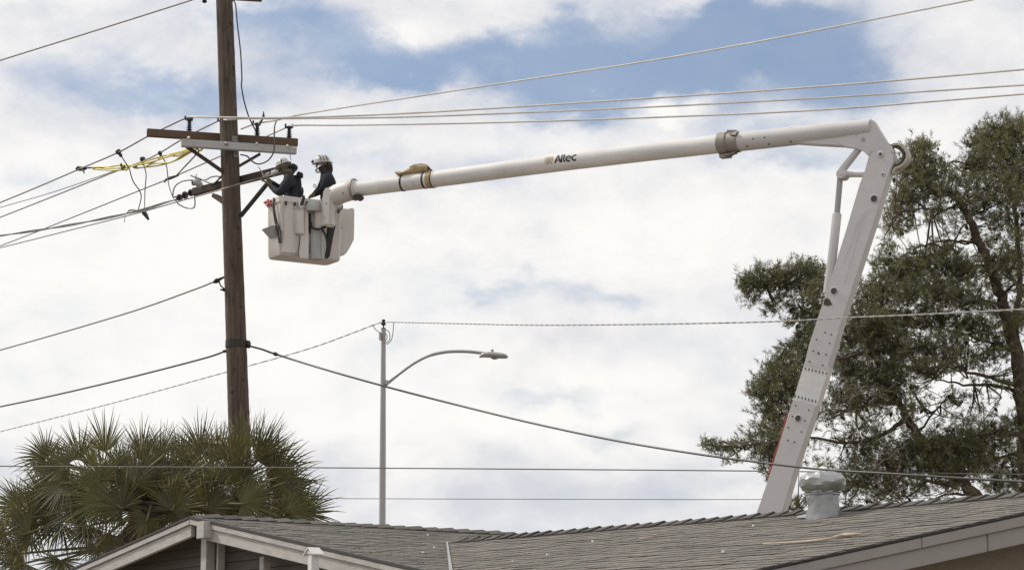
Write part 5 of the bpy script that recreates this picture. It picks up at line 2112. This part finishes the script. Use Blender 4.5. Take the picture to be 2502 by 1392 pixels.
E_ = [  # blade hubs and directions (photograph pixels), depth offset
    (258, 1098, -6, -90, 92, -.1), (196, 1115, -38, -75, 88, .1), (305, 1135, 14, -80, 72, .3), (225, 1130, -25, -80, 78, -.4), (285, 1140, 14, -82, 80, -.5), (470, 1130, -22, -82, 84, -.5), (515, 1120, 22, -84, 84, -.3), (630, 1115, 34, -88, 100, -.5), (570, 1125, -22, -84, 84, -.5), (358, 1130, 14, -80, 84, -.5), (112, 1118, -62, -40, 75, .0), (140, 1150, -70, -30, 85, .3),
    (345, 1108, 6, -85, 88, .1), (392, 1112, 14, -80, 84, -.2), (440, 1112, -4, -78, 82, .3), (490, 1100, -12, -92, 95, -.1), (535, 1112, 18, -88, 86, .1),
    (600, 1106, -6, -98, 100, -.35), (622, 1112, 62, -75, 108, -.2), (650, 1140, 78, -46, 104, -.1), (672, 1168, 98, -26, 116, -.4), (675, 1205, 105, -28, 118, .0),
    (700, 1215, 92, 10, 100, .3), (738, 1252, 86, -12, 92, -.2), (700, 1252, 75, -25, 85, -.5), (640, 1262, 70, 6, 88, -.6),
    (165, 1140, -75, 5, 92, -.2), (160, 1180, -70, 30, 88, -.3), (130, 1245, -105, -30, 118, .0), (85, 1262, -85, -12, 98, -.2), (200, 1240, -60, 50, 96, -.4),
    (150, 1275, -80, 40, 92, -.1), (215, 1285, -45, 65, 84, -.3), (60, 1375, -50, 40, 84, -.2), (48, 1238, -80, -22, 90, .2), (70, 1300, -70, 20, 84, -.4), (110, 1215, -70, -40, 80, .3), (45, 1352, -70, -10, 84, .2), (150, 1368, -10, 60, 70, .1), (10, 1300, -60, 10, 90, .3),
    (250, 1170, -40, -70, 96, -.5), (330, 1180, 10, -75, 94, -.6), (420, 1185, 30, -70, 92, -.6), (520, 1165, 12, -85, 102, -.6), (580, 1180, 40, -70, 104, -.6),
    (590, 1230, 70, -20, 104, -.7), (500, 1240, 20, -60, 92, -.7), (520, 1250, 66, 20, 94, -.5), (420, 1245, 20, -50, 84, -.8), (300, 1240, -50, -30, 90, -.7), (260, 1220, -50, 10, 100, -.5),
    (450, 1260, -40, 30, 70, -.6), (360, 1265, -20, 40, 66, -.7), (570, 1268, 50, 20, 80, -.4), (240, 1330, 10, 40, 66, -.5),
]
for (hx, hy, tx, ty, rp_, dY) in E_:
    frond(hx, hy, tx, ty, rp_, dY, start=(at(300, 1335, PMY) if hy > 1340 else None))
for i in range(34):
    a = pr.uniform(0, 6.28)
    hx, hy = 395 + 240 * math.cos(a) * pr.uniform(.1, 1), 1205 + 48 * math.sin(a) * pr.uniform(.2, 1)
    frond(hx, hy, (hx - 390) * .5 + pr.uniform(-45, 45), (hy - 1230) - 20, pr.uniform(70, 98), pr.uniform(-.5, 1.1))
for i in range(10):
    # hanging dead leaves round the trunk
    hx, hy = 330 + pr.uniform(-70, 90), 1290 + pr.uniform(-20, 20)
    frond(hx, hy, pr.uniform(-25, 25), 60, pr.uniform(60, 80), pr.uniform(-.5, .5), spread=70, start=crown, leaf=PDRY)

# ---------------------------------------------------------------- pine tree
TY = 37.9
tr = random.Random(77)
tfoot = Vector((at(2560, 1300, TY).x, TY, 0))
pine = thing('pine_tree', tfoot, 'large open pine with dark needle clumps behind the boom at the right', 'pine tree')


def tp3(x, y, dY=0.0):
    return at(x, y, TY + dY)


def limb(name, pts, r0, r1, mt=BARK, n=8, per=6, wob=.0, m=None, label=None):
    P = smooth_path([tp3(*p) if not isinstance(p, Vector) else p for p in pts], per)
    if wob:
        P = [P[0]] + [p + Vector((tr.gauss(0, wob), tr.gauss(0, wob), tr.gauss(0, wob))) for p in P[1:]]
    rad = [r0 + (r1 - r0) * (i / (len(P) - 1)) ** .8 for i in range(len(P))]
    if m is not None:
        m.tube(P, rad, n)
        return P, rad
    b = MB()
    b.tube(P, rad, n)
    b.build(name, mt, pine, angle=70)
    return P, rad


LIMBS = []
LIMBS.append(limb('trunk', [tfoot, Vector((tfoot.x + .05, TY, 2.0)), (2530, 1300), (2512, 1150), (2500, 1000), (2488, 900), (2470, 820), (2445, 725), (2420, 650), (2392, 590), (2368, 530), (2335, 480), (2300, 458), (2262, 440), (2235, 415)], .165, .022, n=14, wob=.014))
LIMBS.append(limb('trunk', [Vector((tfoot.x + .02, TY + .1, 1.0)), (2475, 1420, .0), (2425, 1270, -.2), (2390, 1215, -.3), (2352, 1180, -.35), (2300, 1120, -.4), (2242, 1062, -.45), (2212, 1015, -.5), (2190, 975, -.5), (2165, 930, -.6), (2128, 850, -.6), (2095, 780, -.7), (2060, 720, -.6)], .125, .02, n=12, wob=.014))
LIMBS.append(limb('limb', [(2050, 1345, .2), (2000, 1290, 0), (1965, 1250, -.2), (1950, 1232, -.3)], .03, .01, n=6))
LIMBS.append(limb('limb', [(2488, 900, 0), (2480, 800, .5), (2490, 700, .8), (2485, 560, .9), (2465, 450, .8), (2430, 370, .7), (2418, 320, .6)], .07, .015, wob=.012))
for pts, r0 in [
    ([(2482, 940), (2430, 925, -.3), (2370, 912, -.6), (2310, 898, -.9), (2240, 905, -1.1)], .075), ([(2488, 955), (2420, 942, .3), (2340, 936, .4), (2280, 925, .5)], .065),
    ([(2452, 745), (2420, 737, -.4), (2370, 735, -.8), (2320, 742, -1.1)], .055), ([(2395, 595), (2340, 590, .3), (2280, 592, .5), (2220, 610, .6)], .05),
    ([(2352, 500), (2310, 512, -.3), (2255, 510, -.6), (2190, 520, -.8)], .05), ([(2340, 485), (2290, 470, .5), (2230, 468, .7)], .045),
    ([(2190, 985, -.5), (2140, 985, -.8), (2080, 1000, -1.0), (2020, 1010, -1.1)], .06), ([(2215, 1020, -.5), (2160, 1060, -.8), (2080, 1080, -1.0), (1980, 1070, -1.0), (1880, 1080, -.9), (1760, 1095, -.8)], .07),
    ([(2130, 855, -.6), (2080, 870, -.7), (2000, 890, -.6), (1930, 935, -.4), (1880, 960, -.3)], .065), ([(2100, 790, -.7), (2040, 800, -.3), (1975, 800, .1), (1920, 850, .2)], .055),
    ([(2065, 730, -.6), (2010, 700, -.2), (1940, 690, .1), (1870, 695, .3), (1820, 690, .3)], .05), ([(2066, 730, -.6), (2010, 745, .3), (1950, 760, .5)], .04),
    ([(2352, 1180, -.35), (2280, 1180, -.8), (2180, 1150, -1.0), (2110, 1170, -1.1)], .065), ([(2500, 1060), (2420, 1055, -.5), (2330, 1080, -.8), (2270, 1095, -1.0)], .075),
    ([(2505, 1100), (2450, 1115, .5), (2380, 1140, .8), (2310, 1200, .9)], .06), ([(2390, 1215, -.3), (2330, 1205, .2), (2270, 1220, .4), (2230, 1240, .5)], .045),
    ([(2400, 1235, -.3), (2360, 1222, .3), (2310, 1226, .6), (2260, 1240, .8)], .04), ([(2485, 860), (2400, 830, .6), (2300, 800, .9), (2220, 800, 1.0)], .06),
    ([(2445, 725), (2480, 690, -.3), (2530, 650, -.3)], .05), ([(2488, 900), (2530, 850, .2), (2580, 800, .4)], .06), ([(2240, 1060, -.45), (2290, 1000, .4), (2330, 960, .8)], .04),
    ([(2425, 345, .6), (2460, 320, .4), (2490, 300, .3)], .025), ([(2440, 390, .7), (2400, 400, .4), (2370, 405, .2)], .025), ([(2130, 850, -.6), (2150, 760, .2), (2180, 680, .6), (2210, 640, .7)], .05)]:
    LIMBS.append(limb('limb', pts, r0 * .56, .008, n=7, wob=.012))

# foliage clumps: centre, radii (photograph pixels), depth, density
BL = [
    (2455, 318, 62, 40, .5, 1.0), (2412, 352, 58, 42, .5, 1.0), (2485, 372, 60, 50, .5, 1.0), (2395, 400, 52, 36, .2, 1.1), (2450, 430, 66, 38, .6, .8), (2500, 470, 40, 60, .6, 1.0),
    (2245, 372, 46, 42, .2, 1.0), (2228, 420, 46, 44, .1, 1.0), (2280, 420, 40, 38, .3, .9), (2318, 412, 26, 34, .4, .55), (2340, 460, 42, 34, .4, .7), (2262, 470, 62, 34, .0, .9),
    (2205, 490, 40, 44, -.2, 1.0), (2200, 545, 42, 34, -.2, .8), (2170, 590, 26, 34, -.3, .7), (2280, 520, 66, 26, -.2, .55), (2400, 500, 66, 40, .4, .7), (2460, 540, 54, 46, .5, .7),
    (2420, 580, 54, 40, .5, .55), (2340, 560, 60, 34, .3, .45), (2270, 600, 70, 30, .3, .42), (2480, 640, 40, 42, .2, .8),
    (2290, 650, 84, 36, .2, 1.0), (2215, 655, 66, 40, .3, 1.0), (2370, 665, 54, 36, .0, 1.0), (2180, 700, 62, 42, .2, 1.0), (2265, 712, 84, 38, -.3, 1.05), (2345, 722, 66, 34, -.5, .9), (2440, 700, 40, 28, .2, .6),
    (2130, 725, 40, 40, .2, .95), (2120, 780, 50, 42, -.3, 1.0), (2200, 780, 70, 38, .2, 1.0), (2280, 775, 72, 36, .4, .9), (2350, 790, 52, 36, .5, .8), (2400, 800, 50, 34, .6, .8), (2440, 850, 44, 34, .4, .8),
    (1862, 682, 54, 34, .3, 1.0), (1826, 690, 34, 28, .3, .9), (1838, 722, 34, 26, .3, .8), (1910, 672, 46, 36, .2, 1.0), (1965, 655, 32, 28, .2, 1.0), (1995, 680, 34, 38, .2, 1.0), (1945, 700, 52, 32, .2, .9), (1905, 730, 48, 26, .3, .7),
    (1880, 757, 24, 20, .4, .8), (1955, 760, 40, 30, .4, .8), (1930, 785, 24, 18, .4, .8), (1990, 742, 32, 38, .2, .9), (2000, 790, 36, 40, .0, 1.0), (1965, 820, 34, 28, .1, 1.0), (1935, 850, 34, 24, .2, .9),
    (1985, 860, 40, 40, -.1, 1.0), (1920, 890, 46, 30, .0, 1.0), (1880, 888, 22, 18, .0, .8), (1890, 925, 52, 30, -.2, 1.0), (1852, 950, 32, 26, -.3, 1.0), (1900, 965, 46, 34, -.2, 1.0), (1945, 940, 36, 42, .0, 1.0),
    (1872, 1000, 40, 26, -.2, .9), (1910, 1020, 40, 34, -.1, .9), (1862, 1050, 46, 24, -.4, .8), (1905, 1070, 40, 30, -.5, .8), (1820, 1082, 42, 18, -.6, .8), (1765, 1092, 44, 17, -.8, .9), (1722, 1082, 20, 13, -.8, .9),
    (1790, 1118, 34, 16, -.8, .7), (1860, 1098, 34, 24, -.6, .8), (1872, 1135, 28, 22, -.6, .8), (1890, 1165, 24, 18, -.6, .8), (1900, 1108, 30, 26, -.5, .8),
    (2090, 830, 46, 40, -.4, 1.0), (2140, 850, 56, 44, -.2, 1.0), (2070, 900, 44, 42, -.4, 1.0), (2120, 920, 54, 40, -.5, 1.0), (2190, 860, 50, 44, .1, .9), (2240, 850, 52, 34, .3, .9), (2300, 850, 54, 34, .5, .8),
    (2260, 900, 66, 26, -.8, 1.0), (2330, 880, 44, 24, -.5, .8), (2180, 910, 50, 36, -.5, 1.0), (2060, 960, 50, 40, -.6, .8), (2110, 980, 60, 36, -.8, .8), (2170, 960, 44, 36, -.5, .9),
    (2040, 1020, 40, 30, -.7, .6), (2100, 1040, 50, 34, -.8, .6), (2060, 1080, 44, 30, -.8, .6), (2130, 1080, 60, 36, -.9, .75), (2240, 960, 38, 30, .3, .5), (2330, 975, 44, 28, .6, .7), (2420, 985, 34, 30, .7, .35),
    (2300, 1020, 30, 26, .6, .45), (2380, 1020, 50, 24, .5, .5), (2260, 1085, 74, 34, -.8, 1.1), (2340, 1080, 74, 36, -.6, 1.1), (2420, 1070, 62, 36, -.2, 1.1), (2480, 1040, 34, 34, .3, .9), (2190, 1120, 62, 40, -.8, 1.0),
    (2280, 1135, 80, 36, -.7, 1.1), (2360, 1130, 66, 34, -.3, 1.1), (2440, 1130, 56, 36, .4, .9), (2500, 1140, 30, 46, .4, .9), (2110, 1140, 50, 40, -.9, .9), (2080, 1180, 40, 34, -.9, .8), (2150, 1180, 60, 34, -.7, .9),
    (2220, 1190, 60, 24, -.4, .8), (2300, 1180, 50, 18, -.2, .6), (2450, 1180, 50, 30, .4, .9), (2500, 1200, 30, 26, .4, .8), (2160, 1225, 44, 22, -.4, .6), (2080, 1225, 34, 20, -.6, .6), (1945, 1235, 26, 22, -.3, .9), (1975, 1215, 20, 24, -.3, .6),
    (2430, 760, 30, 26, .7, .35), (2470, 760, 30, 34, .5, .5), (2520, 760, 34, 60, .4, .9), (2530, 560, 34, 70, .4, .9), (2445, 650, 46, 36, -.5, .9), (2475, 780, 40, 34, -.4, .8), (2400, 750, 50, 26, -.6, .7), (2460, 470, 50, 40, -.3, .8), (2400, 455, 44, 34, -.2, .8), (2310, 620, 60, 30, -.4, .8), (2330, 830, 60, 34, -.6, .8), (2150, 640, 24, 40, .3, .7), (2160, 800, 46, 40, -.3, .9), (2230, 1000, 36, 26, -.8, .7), (2400, 880, 44, 26, .5, .7), (2540, 400, 40, 70, .4, .9), (2560, 950, 50, 90, .4, .8),
]
# twigs carry the tufts from the nearest limb point into each clump
LP = []
for P, rad in LIMBS:
    for p, r in zip(P, rad):
        if r < .2:
            LP.append(p)
LPa = np.array([tuple(p) for p in LP])
tw = MB()
tips, dirs = [], []
dead = MB()
for (cx, cy, rx, ry, dY, dens) in BL:
    c = tp3(cx, cy, dY)
    q = mpp(c)
    rX, rZ = rx * q, ry * q
    rY = max(.34, .5 * (rX + rZ) * .9)
    d = np.linalg.norm(LPa - np.array(tuple(c)), axis=1)
    near = LP[int(d.argmin())]
    nb_ = 2 + int(rX * 4)
    for k in range(nb_):
        end = c + Vector((tr.uniform(-.75, .75) * rX, tr.uniform(-.7, .7) * rY, tr.uniform(-.5, .75) * rZ))
        mid = near.lerp(end, .5) + Vector((tr.gauss(0, .07), tr.gauss(0, .07), tr.gauss(0, .06) - .04))
        tw.tube(smooth_path([near, mid, end], 4), [.017, .016, .015, .014, .013, .011, .009, .008, .005], 4, cap=False)
    area = rX * rZ * math.pi
    cnt = int(area * 760 * dens * dens)
    for k in range(cnt):
        while True:
            u = Vector((tr.uniform(-1, 1), tr.uniform(-1, 1), tr.uniform(-1, 1)))
            if u.length <= 1:
                break
        # clump lumps: keep tufts near a few sub-centres
        f = 1 + .25 * tr.gauss(0, 1)
        p = c + Vector((u.x * rX * f, u.y * rY, u.z * rZ * f))
        tips.append(p)
        out = Vector((u.x * .9 + tr.gauss(0, .5), u.y * .7 + tr.gauss(0, .5), u.z * .5 + .45 + tr.gauss(0, .4)))
        dirs.append(out.normalized())
# looser spray between the clumps, everywhere inside the crown's outline but the open gaps
OUT = [(2372, 300), (2440, 280), (2540, 300), (2580, 600), (2560, 1200), (2440, 1215), (2330, 1190), (2180, 1235), (2080, 1225), (2060, 1170), (1985, 1130), (1895, 1150), (1850, 1110), (1830, 1060), (1880, 1000), (1840, 950), (1880, 890),
       (1925, 850), (1945, 800), (1990, 760), (1960, 720), (1980, 660), (2040, 650), (2120, 690), (2150, 620), (2165, 520), (2195, 400), (2230, 345), (2270, 345), (2320, 410), (2370, 400)]
GAP = [(2330, 960, 70, 42), (2420, 990, 60, 40), (2275, 1035, 50, 34), (2270, 575, 46, 26), (2350, 610, 40, 24), (2200, 590, 30, 24), (2330, 1225, 120, 26), (2060, 1070, 46, 34), (2460, 740, 28, 40), (2240, 500, 44, 22), (2380, 560, 36, 24), (2070, 1040, 40, 24), (2330, 355, 40, 46)]
ninc = 0
NCL = len(tips)
while ninc < 3000:
    x, y = tr.uniform(1830, 2580), tr.uniform(280, 1240)
    if not inside(OUT, x, y):
        continue
    if any(((x - a) / c) ** 2 + ((y - b) / d) ** 2 < 1 and tr.random() < .95 for a, b, c, d in GAP):
        continue
    p = tp3(x, y, tr.uniform(-1.25, 1.1))
    if p.y < 35.9:
        continue
    ninc += 1
    tips.append(p)
    dirs.append(Vector((tr.gauss(0, .6), tr.gauss(0, .6), .5 + tr.gauss(0, .4))).normalized())
    if ninc % 9 == 0:
        near = LP[int(np.linalg.norm(LPa - np.array(tuple(p)), axis=1).argmin())]
        if (near - p).length < 1.3:
            tw.tube(smooth_path([near, near.lerp(p, .5) - Z * tr.uniform(0, .08), p], 3), [.009, .008, .008, .007, .006, .005, .004], 4, cap=False)
        # a small spray of tufts round the twig's end
        for k in range(4):
            tips.append(p + Vector((tr.gauss(0, .09), tr.gauss(0, .09), tr.gauss(0, .07))))
            dirs.append(Vector((tr.gauss(0, .6), tr.gauss(0, .6), .5 + tr.gauss(0, .4))).normalized())
tw.build('twig_mass', BARK, pine, smooth=False, fix=False)['kind'] = 'stuff'
tips_a = np.array([tuple(p) for p in tips])
dirs_a = np.array([tuple(p) for p in dirs])
NT = len(tips_a)
NN = 22
print('pine tufts', NT)
ln = nrg.uniform(.045, .095, (NT, NN, 1))
dv = dirs_a[:, None, :] * .75 + nrg.normal(0, .62, (NT, NN, 3))
dv /= np.linalg.norm(dv, axis=2, keepdims=True)
sidev = np.cross(dv, nrg.normal(0, 1, (NT, NN, 3)))
sidev /= np.linalg.norm(sidev, axis=2, keepdims=True) + 1e-9
basep = tips_a[:, None, :] + dirs_a[:, None, :] * nrg.uniform(-.07, .05, (NT, NN, 1)) + nrg.normal(0, .008, (NT, NN, 3))
wd = nrg.uniform(.0028, .0050, (NT, NN, 1))
v0, v1, v2 = basep - sidev * wd, basep + sidev * wd, basep + dv * ln
vert = np.stack([v0, v1, v2], axis=2).reshape(-1, 3) - np.array(tuple(tfoot))
nf = NT * NN
me = bpy.data.meshes.new('crown')
me.vertices.add(nf * 3)
me.vertices.foreach_set('co', vert.astype(np.float32).ravel())
me.loops.add(nf * 3)
me.loops.foreach_set('vertex_index', np.arange(nf * 3, dtype=np.int32))
me.polygons.add(nf)
me.polygons.foreach_set('loop_start', np.arange(0, nf * 3, 3, dtype=np.int32))
me.update(calc_edges=True)
me.validate()
me.materials.append(NEEDLE)
ob = bpy.data.objects.new('crown', me)
COL.objects.link(ob)
ob.parent = pine
ob['kind'] = 'stuff'
# cones dotted through the open parts
cm = MB()
for i in range(520):
    p = tips[tr.randrange(NCL)] + Vector((tr.gauss(0, .02), tr.gauss(0, .02), -.02))
    if 1600 < proj(p)[0] < 1900 and tr.random() < .8:
        continue
    r = tr.uniform(.018, .03)
    ax = Vector((tr.gauss(0, .5), tr.gauss(0, .5), -1)).normalized()
    cm.lathe(p, ax, [(0, r * .5), (r * .9, r), (r * 2.0, r * .8), (r * 3, r * .15)], 5)
cm.build('cones', CONE, pine, fix=False)['kind'] = 'stuff'
# bare dead twigs
for pts in ([(2190, 960, -.9), (2120, 945, -1.2), (2040, 955, -1.4), (1995, 962, -1.4)], [(2140, 950, -1.1), (2090, 965, -1.3), (2050, 1000, -1.4)], [(2185, 990, -.9), (2130, 1040, -1.2), (2085, 1110, -1.4)],
            [(2240, 1065, -.9), (2180, 1110, -1.2), (2120, 1150, -1.4), (2060, 1160, -1.5), (2040, 1150, -1.5)], [(2260, 1085, -.9), (2230, 1040, -1.1), (2235, 1000, -1.1)], [(2350, 1180, -.7), (2300, 1215, -.8), (2250, 1240, -.8)],
            [(2330, 1190, -.5), (2290, 1208, -.6), (2235, 1212, -.7)], [(2390, 1215, -.5), (2330, 1222, -.6), (2270, 1245, -.6)], [(2200, 1120, -1.1), (2190, 1180, -1.2), (2185, 1235, -1.2)], [(2160, 1090, -1.1), (2140, 1150, -1.2), (2125, 1230, -1.2)],
            [(2410, 930, .2), (2385, 970, .3), (2370, 1000, .3)], [(2450, 940, .2), (2440, 980, .3), (2420, 1010, .3)], [(2330, 940, .4), (2310, 960, .4), (2290, 990, .4)], [(2300, 740, .3), (2280, 800, .2), (2245, 860, .1)]):
    base_p, _ = limb('x', pts, .010, .004, m=dead, n=5, wob=.012)
    for k in range(7):
        i = tr.randrange(2, len(base_p))
        a = base_p[i]
        b = a + Vector((tr.gauss(-.1, .16), tr.gauss(0, .15), tr.gauss(-.12, .16)))
        dead.tube(smooth_path([a, a.lerp(b, .5) + Vector((tr.gauss(0, .03), 0, tr.gauss(0, .03))), b], 3), .0052, 4, cap=False)
dead.build('dead_twigs', DEADTW, pine, smooth=False, fix=False)['kind'] = 'stuff'
